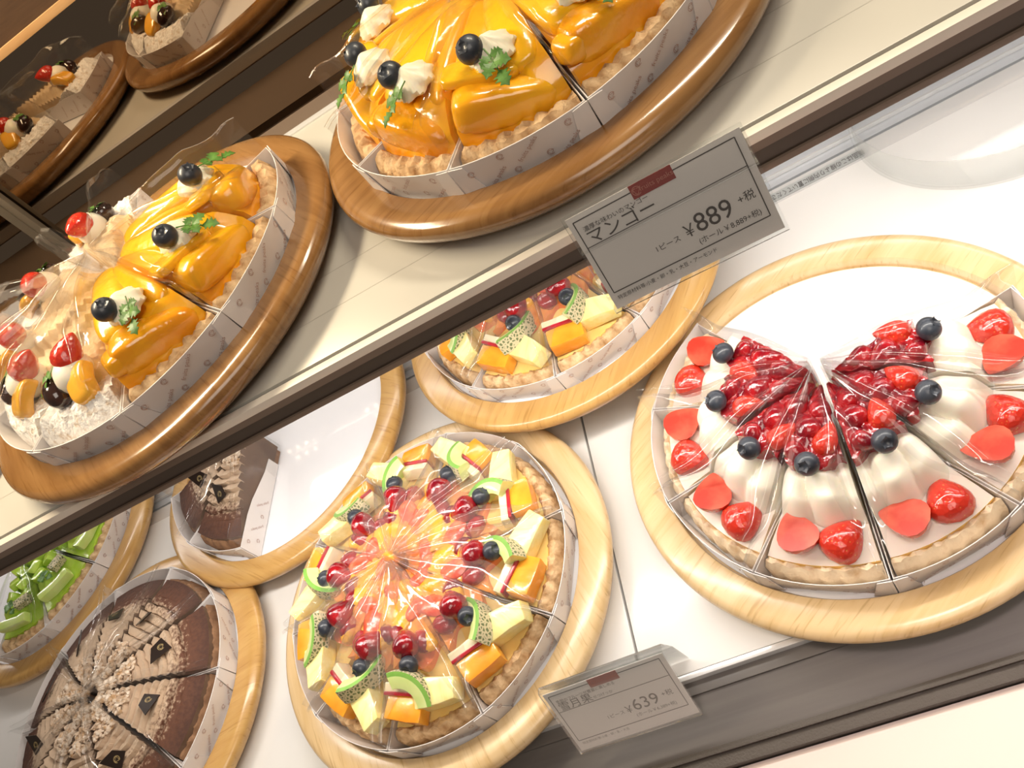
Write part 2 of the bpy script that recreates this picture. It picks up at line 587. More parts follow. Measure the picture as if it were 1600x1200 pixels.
def wedge(bm, r0, r1, half, top, bot, nr=24, na=14, gap=0.0008, mi_top=0, mi_side=0, wob=0.0):
    """solid sector of a tart: top(r, t) heights, t in [-1, 1]; r1 may be a function of t"""
    def P(i, j, z):
        t = -1 + 2 * j / na
        rr1 = r1(t) if callable(r1) else r1
        rr0 = r0(t) if callable(r0) else r0
        r = rr0 + (rr1 - rr0) * i / nr
        a = half * t
        x, y = r * math.cos(a), r * math.sin(a)
        y -= gap * t
        zz = z(r, t) if callable(z) else z
        if wob:
            y += wob * nz(r, t * 3, zz, 60) * abs(t)
        return Vector((x, y, zz))
    T = [[bm.verts.new(P(i, j, top)) for j in range(na + 1)] for i in range(nr + 1)]
    B = [[bm.verts.new(P(i, j, bot)) for j in range(na + 1)] for i in range(nr + 1)]

    def F(vs, mi):
        f = bm.faces.new(vs)
        f.material_index = mi
    for i in range(nr):
        for j in range(na):
            F((T[i][j], T[i + 1][j], T[i + 1][j + 1], T[i][j + 1]), mi_top)
            F((B[i][j], B[i][j + 1], B[i + 1][j + 1], B[i + 1][j]), mi_side)
        F((T[i][0], B[i][0], B[i + 1][0], T[i + 1][0]), mi_side)
        F((T[i][na], T[i + 1][na], B[i + 1][na], B[i][na]), mi_side)
    for j in range(na):
        F((T[0][j], T[0][j + 1], B[0][j + 1], B[0][j]), mi_side)
        F((T[nr][j], B[nr][j], B[nr][j + 1], T[nr][j + 1]), mi_side)


def tube(bm, pts, r, n=6, mi=0, r_end=None):
    pts = [Vector(p) for p in pts]
    rings = []
    for i, p in enumerate(pts):
        d = (pts[min(i + 1, len(pts) - 1)] - pts[max(i - 1, 0)]).normalized()
        u = d.orthogonal().normalized()
        v = d.cross(u)
        rr = r if r_end is None else r + (r_end - r) * i / (len(pts) - 1)
        rings.append([bm.verts.new(p + (u * math.cos(2 * PI * k / n) + v * math.sin(2 * PI * k / n)) * rr) for k in range(n)])
    for a, b in zip(rings, rings[1:]):
        for k in range(n):
            f = bm.faces.new((a[k], a[(k + 1) % n], b[(k + 1) % n], b[k]))
            f.material_index = mi
    for e in (rings[0], rings[-1]):
        f = bm.faces.new(e)
        f.material_index = mi


_tc_cache = {}


def text_geo(body, size, align='CENTER', extrude=0.0, spacing=1.0):
    """lettering as plain vertex and face lists (upright in the xy plane)"""
    key = (body, size, align, extrude, spacing)
    if key in _tc_cache:
        return _tc_cache[key]
    cu = bpy.data.curves.new('lettering', 'FONT')
    cu.body = body
    cu.size = size
    cu.align_x = align
    cu.align_y = 'CENTER'
    cu.extrude = extrude
    cu.space_character = spacing
    cu.resolution_u = 3
    o = bpy.data.objects.new('lettering', cu)
    COL.objects.link(o)
    dg = bpy.context.evaluated_depsgraph_get()
    me = bpy.data.meshes.new_from_object(o.evaluated_get(dg))
    vs = [v.co.copy() for v in me.vertices]
    fs = [tuple(p.vertices) for p in me.polygons]
    bpy.data.objects.remove(o)
    bpy.data.curves.remove(cu)
    bpy.data.meshes.remove(me)
    _tc_cache[key] = (vs, fs)
    return vs, fs


def put_text(bm, body, size, fmap, align='CENTER', rot=0.0, at=(0, 0), mi=0, spacing=1.0, sx=1.0):
    vs, fs = text_geo(body, size, align, 0.0, spacing)
    c, s = math.cos(rot), math.sin(rot)
    nv = [bm.verts.new(fmap(at[0] + (v.x * c * sx - v.y * s), at[1] + (v.x * s * sx + v.y * c))) for v in vs]
    for f in fs:
        try:
            g = bm.faces.new([nv[i] for i in f])
            g.material_index = mi
        except ValueError:
            pass


def put_rosette(bm, r, fmap, at=(0, 0), mi=0, lw=0.09):
    """round fruit emblem: curled petal strokes inside a broken ring"""
    def stroke(pts):
        wv = r * lw
        prev = None
        for i, p in enumerate(pts):
            a = pts[max(i - 1, 0)]
            b = pts[min(i + 1, len(pts) - 1)]
            d = Vector((b[0] - a[0], b[1] - a[1])).normalized()
            n = Vector((-d.y, d.x)) * wv
            q = [bm.verts.new(fmap(at[0] + p[0] + n.x, at[1] + p[1] + n.y)), bm.verts.new(fmap(at[0] + p[0] - n.x, at[1] + p[1] - n.y))]
            if prev:
                f = bm.faces.new((prev[0], q[0], q[1], prev[1]))
                f.material_index = mi
            prev = q
    stroke([(r * math.cos(a), r * math.sin(a)) for a in [0.3 + 5.2 * i / 16 for i in range(17)]])
    for k in range(3):
        a0 = k * 2 * PI / 3 + 0.4
        cx, cy = 0.42 * r * math.cos(a0), 0.42 * r * math.sin(a0)
        stroke([(cx + 0.36 * r * math.cos(a0 + a), cy + 0.36 * r * math.sin(a0 + a)) for a in [-1.9 + 3.8 * i / 8 for i in range(9)]])


# ------------------------------------------------------------------ the case
bm = bmesh.new()
box(bm, (-1.9, 0.240, -0.03), (-0.2135, 0.655, 0.0), 0, 0.0012)
o = build('floor', bm, white_deck)
struct(o)
bm = bmesh.new()
box(bm, (-0.2115, 0.240, -0.03), (1.2, 0.655, 0.0), 0, 0.0012)
o = build('floor', bm, white_deck)
struct(o)
bm = bmesh.new()
box(bm, (-1.9, 0.235, -0.045), (1.2, 0.2395, 0.0003), 0, 0.0008)
struct(build('trim_1', bm, alu_bright))
bm = bmesh.new()
box(bm, (-1.9, 0.225, -0.050), (1.2, 0.235, -0.006), 0, 0.001)
struct(build('trim_2', bm, steel_grey))
# sloping grey ledge in front of the deck, gasket, outer front
bm = bmesh.new()
v = [bm.verts.new(p) for p in ((-1.9, 0.226, -0.008), (1.2, 0.226, -0.008), (1.2, 0.186, -0.016), (-1.9, 0.186, -0.016),
                               (-1.9, 0.226, -0.05), (1.2, 0.226, -0.05), (1.2, 0.186, -0.05), (-1.9, 0.186, -0.05))]
for q in ((0, 1, 2, 3), (4, 7, 6, 5), (0, 4, 5, 1), (3, 2, 6, 7), (0, 3, 7, 4), (1, 5, 6, 2)):
    bm.faces.new([v[i] for i in q])
struct(build('trim_3', bm, steel_grey))
bm = bmesh.new()
box(bm, (-1.9, 0.1715, -0.05), (1.2, 0.187, -0.008), 0, 0.002)
box(bm, (-1.9, 0.181, -0.012), (1.2, 0.184, -0.005), 0, 0.001)
struct(build('trim_4', bm, gasket))
bm = bmesh.new()
box(bm, (-1.9, -0.10, -0.06), (1.2, 0.1710, -0.014), 0, 0.003)
struct(build('wall_front', bm, pink_white))
# rail at the back of the deck
bm = bmesh.new()
box(bm, (-1.9, 0.655, -0.03), (1.2, 0.676, -0.0006), 1)
box(bm, (-1.9, 0.676, -0.03), (1.2, 0.682, -0.008), 2)
box(bm, (-1.9, 0.682, -0.03), (1.2, 0.6935, -0.003), 0)
box(bm, (-1.9, 0.6935, -0.03), (1.2, 0.6955, 0.0014), 1)
box(bm, (-1.9, 0.6955, -0.03), (1.2, 0.719, -0.001), 0)
box(bm, (-1.9, 0.719, -0.03), (1.2, 0.7225, 0.002), 1)
box(bm, (-1.9, 0.7225, -0.03), (1.2, 0.818, -0.006), 3)
struct(build('trim_5', bm, [alu, alu_bright, black_gap, mid_brown]))
# back: dark mirror doors under a light wood strip and a brown panel
bm = bmesh.new()
box(bm, (-1.9, 0.820, -0.03), (-0.668, 0.826, 0.478))
struct(build('door_1', bm, mirror_m, smooth_shade=False))
bm = bmesh.new()
box(bm, (-0.668, 0.8215, -0.03), (1.2, 0.8275, 0.478))
struct(build('door_2', bm, mirror_m, smooth_shade=False))
bm = bmesh.new()
box(bm, (-0.684, 0.812, -0.02), (-0.664, 0.8195, 0.474), 0, 0.001)
box(bm, (-0.676, 0.810, -0.02), (-0.672, 0.8125, 0.474), 0)
struct(build('trim_6', bm, M('grey_door_stile', (0.20, 0.17, 0.13), rough=0.35, metal=0.4)))
bm = bmesh.new()
box(bm, (-1.9, 0.814, 0.4765), (1.2, 0.83, 0.4845), 0, 0.001)
struct(build('trim_7', bm, door_wood))
bm = bmesh.new()
box(bm, (-1.9, 0.816, 0.4845), (1.2, 0.83, 1.3))
struct(build('wall_back', bm, brown_panel))

# shelf: pale top board, dark slit, cream nosing, bronze front rail, rear rail
shelf = thing('display_shelf', 'pale upper shelf board with bronze front rail running across the display case', 'shelf', (-0.35, 0.54, H - 0.03))
L0 = -0.35, 0.54, H - 0.03


def sb(lo, hi, bev=0.0, mi=0, b=None):
    b = b or bmesh.new()
    box(b, [a - c for a, c in zip(lo, L0)], [a - c for a, c in zip(hi, L0)], mi, bev)
    return b


b = sb((-1.9, 0.3875, H - 0.010), (1.2, 0.700, H), 0.0006)
build('shelf_board', b, shelf_white, shelf)
b = sb((-1.9, 0.3838, H - 0.012), (1.2, 0.3875, H - 0.0025))
build('slit', b, black_gap, shelf)
b = sb((-1.9, 0.3770, H - 0.006), (1.2, 0.3838, H + 0.0006), 0.0012)
build('nosing', b, cream_trim, shelf)
b = sb((-1.9, 0.3775, H - 0.0115), (1.2, 0.384, H - 0.006), 0, 1)
sb((-1.9, 0.3785, H - 0.0125), (1.2, 0.384, H - 0.0115), 0, 1, b)
sb((-1.9, 0.3790, H - 0.0230), (1.2, 0.3845, H - 0.0125), 0, 0, b)
sb((-1.9, 0.3772, H - 0.0275), (1.2, 0.400, H - 0.0230), 0.0008, 1, b)
build('front_rail', b, [dark_brown, mid_brown], shelf)
b = sb((-1.9, 0.400, H - 0.016), (1.2, 0.695, H - 0.010))
build('underside_panel', b, mid_brown, shelf)
b = sb((-1.9, 0.694, H - 0.012), (1.2, 0.7030, H + 0.0015), 0.0008)
build('rear_rail', b, alu_bright, shelf)
b = bmesh.new()
for yy in (0.43, 0.47, 0.54):
    box(b, (-1.55, yy - L0[1] - 0.0004, 0.0299), (1.55, yy - L0[1] + 0.0004, 0.0301))
build('board_seam', b, M('board_seam_grey', (0.46, 0.44, 0.39), rough=0.4), shelf)

# LED bar at the top rear of the lower compartment (seen mirrored in the glossy board)
led = thing('led_bar', 'slim white LED bar with rows of bright chips under the rear of the shelf', 'lamp', (-0.55, 0.775, 0.262))
b = bmesh.new()
box(b, (-0.45, -0.022, 0.003), (0.45, 0.022, 0.012), 0, 0.001)
build('housing', b, cream_trim, led)
b = bmesh.new()
for gx in range(6):
    for row in (-0.012, 0.010):
        for k in range(5):
            x = -0.40 + gx * 0.16 + k * 0.018 + (0.02 if row > 0 else 0)
            lathe(b, [(0, 0.0006), (0.003, 0.0008), (0.0034, 0.003), (0, 0.003)], 8, 0, Matrix.Translation((x, row, 0)))
build('led_chips', b, led_m, led)
bm = bmesh.new()
box(bm, (-1.9, 0.703, 0.274), (1.2, 0.81, 0.282))
struct(build('trim_8', bm, mid_brown))

# notice sticker on the rear rail, reads from the staff side
st = thing('notice_sticker', 'narrow clear notice sticker with black Japanese text on rear rail', 'sticker', (0.0825, 0.6645, -0.0002))
b = bmesh.new()
box(b, (-0.048, -0.0062, 0), (0.048, 0.0062, 0.0003))
build('sticker_film', b, M('grey_sticker_film', (0.40, 0.42, 0.42), rough=0.3), st)
b = bmesh.new()
put_text(b, '商品はこの線より内側に置いてください', 0.0062, lambda x, y: Vector((-x, -y * 1.45, 0.0006)), sx=0.90)
build('sticker_lettering', b, black_ink, st, smooth_shade=False)

# clear round acrylic risers standing on the deck
r_ = thing('acrylic_riser', 'clear round acrylic riser standing empty at the right end of the deck', 'stand', (0.245, 0.660, 0.0), 0, 'clear acrylic risers')
b = bmesh.new()
lathe(b, [(0.116, 0.0008), (0.117, 0.0352), (0.1185, 0.0367), (0.1195, 0.0352), (0.1187, 0.0008)], 72)
build('ring_wall', b, clear('frosted_acrylic', tint=(0.95, 0.965, 0.965), base=0.02, edge=0.35, rough=0.08, milk=0.12), r_)
b = bmesh.new()
lathe(b, [(0, 0.0335), (0.1165, 0.0335), (0.1165, 0.0360), (0, 0.0360)], 72)
build('top_disc', b, clear('acrylic_disc', base=0.0, edge=0.10, rough=0.05, milk=0.01), r_)
r2_ = copy_tree(r_)
r2_.location = (TRAYS['D'][0], TRAYS['D'][1], 0.0)
r2_['label'] = 'clear round acrylic riser under the tray half hidden by the shelf'

# ------------------------------------------------------------------ trays and boards
def make_tray(key, label, z, m, rz, group, board=board_white, board_label=None):
    x, y = TRAYS[key]
    z += LIFT.get(key, 0.0)
    rs = 0.983 if key in 'UVW' else 1.0
    b = bmesh.new()
    prof = [(0, 0.0008), (0.140, 0.0008), (0.160, 0.0032), (0.1715, 0.0085), (0.1768, 0.0140), (0.1788, 0.0192), (0.1784, 0.0226), (0.1768, 0.0252),
            (0.1738, 0.0270), (0.1695, 0.0278), (0.1620, 0.0277), (0.1535, 0.0275), (0.1512, 0.0270), (0.1502, 0.0255), (0.1497, 0.0172), (0, 0.0172)]
    lathe(b, [(r * rs, q) for r, q in prof], 128)
    o = build('wooden_tray', b, m, None, (x, y, z), (0, 0, rz))
    tag(o, label, 'tray', group)
    b = bmesh.new()
    lathe(b, [(0, 0.0174), (0.1478, 0.0174), (0.1478, 0.0186), (0, 0.0186)], 96)
    o = build('cake_board', b, board, None, (x, y, z))
    tag(o, board_label, 'cake board', 'round white cake boards')
    return o


GT = 'round wooden display trays'
make_tray('A', 'round wooden tray coloured pale by strong light, under the strawberry cream slices', 0, wood_overlit, 0.6, GT,
          board_label='round white cake board showing bare behind the strawberry cream slices')
make_tray('B', 'round wooden tray coloured pale by strong light, under the whole mixed fruit tart', 0, wood_overlit, 1.9, GT,
          board_label='round white cake board under the whole mixed fruit tart')
make_tray('C', 'tan round wooden tray holding a lone chocolate slice on shiny board', 0, wood_tan, 2.5, GT, board_gloss,
          board_label='mostly bare glossy white cake board beside the lone chocolate slice')
make_tray('D', 'tan round wooden tray under the mixed fruit slices half hidden by the shelf', 0, wood_tan, 1.0, GT,
          board_label='white cake board under the fruit slices half hidden by the shelf')
make_tray('E', 'tan round wooden tray under the cocoa dusted mocha slices', 0, wood_tan, 0.2, GT,
          board_label='white cake board under the cocoa dusted mocha slices')
make_tray('F', 'tan round wooden tray under the green melon slices at the left edge', 0, wood_tan, 0.9, GT,
          board_label='white cake board under the green melon slices')
make_tray('U', 'glossy brown wooden tray on the upper shelf carrying only mango slices', H, wood_brown, 0.5, GT,
          board_label='white cake board under the mango slices of the right upper tray')
make_tray('V', 'glossy brown wooden tray on upper shelf with mango and sugar dusted slices', H, wood_brown, 2.2, GT,
          board_label='white cake board under the mango and sugar dusted slices')
make_tray('W', 'brown wooden tray at far left of shelf, seen only in the mirror', H, wood_brown, 1.2, GT,
          board_label='half empty white cake board seen only in the mirror')

# ------------------------------------------------------------------ slice parts (built around the tip, then shifted)
OFF = 0.085
SH = Matrix.Translation((-OFF, 0, 0))


def part(name, bm, mats, parent, **k):
    xf(bm, bm.verts[:], SH)
    return build(name, bm, mats, parent, **k)


def make_box(parent, h=0.0275, print_side=True):
    """folded white paper slice holder: floor, two cut sides, bowed outer wall with folded corner tabs, brown print"""
    b = bmesh.new()
    Rc = 0.1485
    c = (Rc * math.cos(HA), Rc * math.sin(HA))
    n = 10
    r0 = 0.030

    def side(s):
        lo, hi = [], []
        for i in range(7):
            r = r0 + (Rc - r0) * i / 6
            hh = h * (0.55 + 0.45 * smooth(0.03, 0.11, r))
            x, y = r * math.cos(HA), s * (r * math.sin(HA) - 0.0006)
            lo.append(bm_v(b, (x, y, 0.0006)))
            hi.append(bm_v(b, (x, y, hh)))
        for i in range(6):
            b.faces.new((lo[i], lo[i + 1], hi[i + 1], hi[i]))
        return lo, hi
    l1, h1 = side(1)
    l2, h2 = side(-1)
    pl, ph = l2[-1], h2[-1]
    for i in range(1, n + 1):
        t = -1 + 2 * i / n
        if i == n:
            q, g = l1[-1], h1[-1]
        else:
            q = bm_v(b, (c[0] + 0.0012 * (1 - t * t), c[1] * t, 0.0006))
            g = bm_v(b, (c[0] + 0.0070 * (1 - t * t), c[1] * t, h))
        b.faces.new((pl, q, g, ph))
        pl, ph = q, g
    # floor
    a0 = [l1[0], l2[0]]
    b.faces.new([l1[i] for i in range(7)] + [l2[i] for i in range(6, -1, -1)])
    bmesh.ops.recalc_face_normals(b, faces=b.faces)
    bmesh.ops.solidify(b, geom=b.faces[:], thickness=0.0006)
    # corner tabs folded over the outer wall
    for s in (-1, 1):
        pts = [(c[0] + 0.0008, s * c[1], 0.0008), (c[0] + 0.0008, s * (c[1] + 0.0004), h), (c[0] + 0.0028, s * c[1] * 0.80, h - 0.001), (c[0] + 0.0022, s * c[1] * 0.66, 0.0010)]
        v = [bm_v(b, p) for p in pts] + [bm_v(b, (p[0] + 0.0008, p[1], p[2])) for p in pts]
        for q in ((0, 1, 2, 3), (4, 7, 6, 5), (0, 4, 5, 1), (1, 5, 6, 2), (2, 6, 7, 3), (3, 7, 4, 0)):
            b.faces.new([v[i] for i in q])
    bx = part('paper_box', b, paper_box, parent, angle=0.5)
    b = bmesh.new()

    def wall(u, v):                      # u along the outer wall (m), v height
        t = u / c[1]
        k = v / h
        return Vector((c[0] + (0.0012 + 0.0058 * k) * (1 - t * t) + (0.0018 if abs(t) > 0.62 else 0.0009), -u if False else u, v))
    for (u, v, a) in ((-0.022, 0.010, 0.62), (0.004, 0.020, 0.62), (0.026, 0.009, 0.62)):
        put_text(b, 'fruits peaks', 0.0044, wall, rot=a, at=(u, v))
    for (u, v) in ((-0.034, 0.020), (-0.008, 0.009), (0.014, 0.010), (0.032, 0.023), (-0.012, 0.024)):
        put_rosette(b, 0.0022, wall, at=(u, v))
    for s in (-1, 1):
        def sw(u, v, s=s):
            return Vector((u * math.cos(HA), s * (u * math.sin(HA) + 0.0004), v))
        for (u, v, a) in ((0.118, 0.014, 0.95 * s), (0.088, 0.013, 0.95 * s)):
            put_text(b, 'fruits peaks', 0.0042, (lambda x, y, s=s, u=u, v=v: sw(u + s * (x), v + y)), rot=0.95, at=(0, 0))
        for (u, v) in ((0.132, 0.009), (0.103, 0.010), (0.138, 0.022)):
            put_rosette(b, 0.0022, sw, at=(u, v))
    xf(b, b.verts[:], SH)
    build('printed_pattern', b, brown_ink, bx, smooth_shade=False)
    return bx


def bm_v(b, p):
    return b.verts.new(p)


def make_film(parent, top, flare=0.0, seed=1, cover=0.5, rise=0.010, r_out=0.146, m=None):
    """clear sheet wrapped round the point of the slice: stands along both cut sides and folds in over the top"""
    b = bmesh.new()
    nu, nv = 26, 10
    for s in (-1, 1):
        rows = []
        for i in range(nu + 1):
            u = i / nu
            r = 0.004 + (r_out - 0.004) * u
            a = HA - 0.012
            px, py = r * math.cos(a), r * math.sin(a)
            hh = top(r) + rise * (0.8 + 0.25 * nz(u * 2, seed, s, 1.0)) + flare * smooth(0.7, 1.0, u)
            row = []
            cov = cover * (1 - 0.9 * smooth(0.55, 0.95, u)) * (1 + 0.35 * nz(u * 2.5 + seed, s * 3.1, 0, 1.0))
            for j in range(nv + 1):
                v = j / nv
                if v < 0.5:
                    z = 0.002 + (hh - 0.002) * (v / 0.5)
                    y = py
                    x = px
                else:
                    k = (v - 0.5) / 0.5
                    z = hh + 0.002 * math.sin(k * PI * 0.9) - (rise * 0.35) * k * k * (1 - smooth(0.6, 1, u))
                    y = py * (1 - cov * k)
                    x = px + 0.002 * k
                z += 0.0007 * math.sin(v * 26 + seed) * max(0.0, v - 0.5)
                wv = 0.0014 * (v ** 1.5)
                z += wv * nz(x * 60 + seed * 7, y * 60, s, 1.0) + 0.0005 * v * math.sin(u * 9 + seed + s)
                y += 0.0008 * v * nz(x * 45, seed * 3 + s, v * 3, 1.0)
                row.append(b.verts.new((x, s * max(y, 0.0003), z)))
            rows.append(row)
        for i in range(nu):
            for j in range(nv):
                b.faces.new((rows[i][j], rows[i + 1][j], rows[i + 1][j + 1], rows[i][j + 1]))
    return part('clear_film', b, m or film_m, parent, angle=3.0)


def make_crust(parent, m, h=0.024, r_in=0.122, r_out=0.1395, wave=0.0012, name='crust', amp=0.0024):
    b = bmesh.new()

    def top(r, t):
        a = t * HA
        sc_ = math.sin(a * 62) * 0.0013
        k = smooth(r_in - 0.006, r_in + 0.004, r) * (1 - 0.55 * smooth(r_out - 0.004, r_out + 0.002, r))
        return 0.0065 + (h - 0.0065) * k + (sc_ + amp * nz(r * 260, t * 24, 3.0)) * k
    wedge(b, 0.012, lambda t: r_out + wave * math.sin(t * HA * 62) + 0.0008 * nz(t * 9, 2), HA - 0.010, top, 0.0009, 34, 30, gap=0.0012, wob=0.0006)
    return part(name, b, m, parent)


def make_blueberry(parent, loc, tilt=(0.4, 0.2, 0), r=0.0084, m=None, name='blueberry'):
    b = bmesh.new()
    prof = [(0, -r)]
    for i in range(1, 12):
        a = -PI / 2 + PI * i / 13
        prof.append((r * math.cos(a) * 1.03, r * 0.94 * math.sin(a)))
    prof += [(r * 0.40, r * 0.86), (r * 0.34, r * 0.78), (0, r * 0.70)]
    lathe(b, prof, 20)
    for k in range(5):                     # little star-shaped crown
        a = 2 * PI * k / 5
        v = [b.verts.new((r * 0.36 * math.cos(a - 0.5), r * 0.36 * math.sin(a - 0.5), r * 0.82)),
             b.verts.new((r * 0.36 * math.cos(a + 0.5), r * 0.36 * math.sin(a + 0.5), r * 0.82)),
             b.verts.new((r * 0.56 * math.cos(a), r * 0.56 * math.sin(a), r * 0.97)),
             b.verts.new((r * 0.44 * math.cos(a), r * 0.44 * math.sin(a), r * 0.84))]
        b.faces.new((v[0], v[1], v[2]))
        b.faces.new((v[0], v[2], v[3]))
        b.faces.new((v[1], v[3], v[2]))
        b.faces.new((v[0], v[3], v[1]))
    xf(b, b.verts[:], TR(loc, tilt))
    return part(name, b, m or blue_m, parent, angle=0.9)


def strawberry_bm(ln=0.032, wd=0.0145, half=True, seed=0):
    """strawberry lying along +x (tip), optionally cut in half with the cut face at local z=0"""
    b = bmesh.new()
    n, k = 22, 14
    rings = []
    prof = [(0, 0.0), (0.05, 0.55), (0.15, 0.86), (0.28, 1.0), (0.42, 0.99), (0.56, 0.88), (0.70, 0.70), (0.82, 0.50), (0.92, 0.29), (0.98, 0.12), (1.0, 0.0)]
    for u, f in prof:
        ring = []
        for i in range(n + 1):
            a = PI * i / n if half else 2 * PI * i / (n + 1)
            rr = wd * f * (1 + 0.05 * nz(u * 3 + seed, math.cos(a) * 2, math.sin(a) * 2))
            ring.append(b.verts.new(((u - 0.42) * ln, rr * math.cos(a), rr * math.sin(a) * 0.92)))
        rings.append(ring)
    for r1, r2 in zip(rings, rings[1:]):
        m_ = n if half else n + 1
        for i in range(m_):
            b.faces.new((r1[i], r1[(i + 1) % (n + 1)], r2[(i + 1) % (n + 1)], r2[i]))
        if half:
            f = b.faces.new((r1[0], r2[0], r2[n], r1[n]))
            f.material_index = 1
    bmesh.ops.remove_doubles(b, verts=b.verts[:], dist=0.00002)
    return b


def put_strawberry(parent, loc, rot, ln=0.032, wd=0.0145, half=True, m=None, name='strawberry', seed=0):
    b = strawberry_bm(ln, wd, half, seed)
    xf(b, b.verts[:], TR(loc, rot))
    return part(name, b, [m or strawb_m, strawb_cut], parent, angle=1.0)


def make_dollop(parent, loc, r=0.013, h=0.018, name='cream_dollop', m=None, rot=(0, 0, 0)):
    b = bmesh.new()
    n = 40
    rings = []
    tab = [(0, 0.95), (0.12, 1.0), (0.3, 0.94), (0.5, 0.78), (0.68, 0.55), (0.82, 0.36), (0.93, 0.18), (1.0, 0.02)]
    for u, f in tab:
        ring = []
        for i in range(n):
            a = 2 * PI * i / n
            tw = a * 8 + u * 7.0
            rr = r * f * (1 + 0.10 * math.cos(tw) * (1 - 0.3 * u))
            ring.append(b.verts.new((rr * math.cos(a), rr * math.sin(a), u * h)))
        rings.append(ring)
    for r1, r2 in zip(rings, rings[1:]):
        for i in range(n):
            b.faces.new((r1[i], r1[(i + 1) % n], r2[(i + 1) % n], r2[i]))
    b.faces.new(rings[-1])
    b.faces.new(rings[0])
    xf(b, b.verts[:], TR(loc, rot))
    return part(name, b, m or cream_yellow, parent)


def make_herb(parent, loc, rot, size=0.022, name='herb_sprig', seed=0):
    """chervil sprig: thin stem with feathery lobed leaflets"""
    b = bmesh.new()
    M4 = TR(loc, rot)

    def leaf(base, ang, ln, lift):
        ca, sa = math.cos(ang), math.sin(ang)
        lobes = [(0.0, 0.07), (0.18, 0.20), (0.26, 0.44), (0.40, 0.22), (0.50, 0.46), (0.62, 0.20), (0.74, 0.34), (0.84, 0.14), (1.0, 0.0)]
        mid, lf, rt = [], [], []
        for u, wv in lobes:
            x, z = u * ln, lift * math.sin(u * PI * 0.8) * ln
            for lst, yy, dz in ((mid, 0, 0), (lf, wv * ln, 0.10 * ln * wv), (rt, -wv * ln, 0.10 * ln * wv)):
                px, py = x, yy
                lst.append((base[0] + px * ca - py * sa, base[1] + px * sa + py * ca, base[2] + z + dz))
        for dz in (0, -0.00035):
            vm = [b.verts.new(M4 @ Vector((p[0], p[1], p[2] + dz))) for p in mid]
            vl = [b.verts.new(M4 @ Vector((p[0], p[1], p[2] + dz))) for p in lf]
            vr = [b.verts.new(M4 @ Vector((p[0], p[1], p[2] + dz))) for p in rt]
            for i in range(len(mid) - 1):
                b.faces.new((vm[i], vm[i + 1], vl[i + 1], vl[i]))
                b.faces.new((vm[i], vr[i], vr[i + 1], vm[i + 1]))
    s = size
    tube(b, [M4 @ Vector(p) for p in ((-0.3 * s, 0, 0), (0, 0.02 * s, 0.05 * s), (0.35 * s, 0, 0.08 * s), (0.7 * s, -0.03 * s, 0.06 * s))], 0.0005, 5)
    leaf((0.62 * s, -0.02 * s, 0.06 * s), 0.0, 0.62 * s, 0.15)
    leaf((0.30 * s, 0, 0.08 * s), 0.9, 0.58 * s, 0.2)
    leaf((0.30 * s, 0, 0.08 * s), -0.95, 0.55 * s, 0.2)
    leaf((0.05 * s, 0.02 * s, 0.05 * s), 1.25, 0.42 * s, 0.1)
    leaf((0.05 * s, 0.02 * s, 0.05 * s), -1.2, 0.45 * s, 0.15)
    bmesh.ops.remove_doubles(b, verts=b.verts[:], dist=0.000001)
    xf(b, b.verts[:], SH)
    me = bpy.data.meshes.new(name)
    b.to_mesh(me)
    b.free()
    me.materials.append(herb_m)
    o = bpy.data.objects.new(name, me)
    COL.objects.link(o)
    o.parent = parent
    return o


SLICES = {}


def slice_thing(name, cat='tart slice'):
    return thing(name, '', cat)


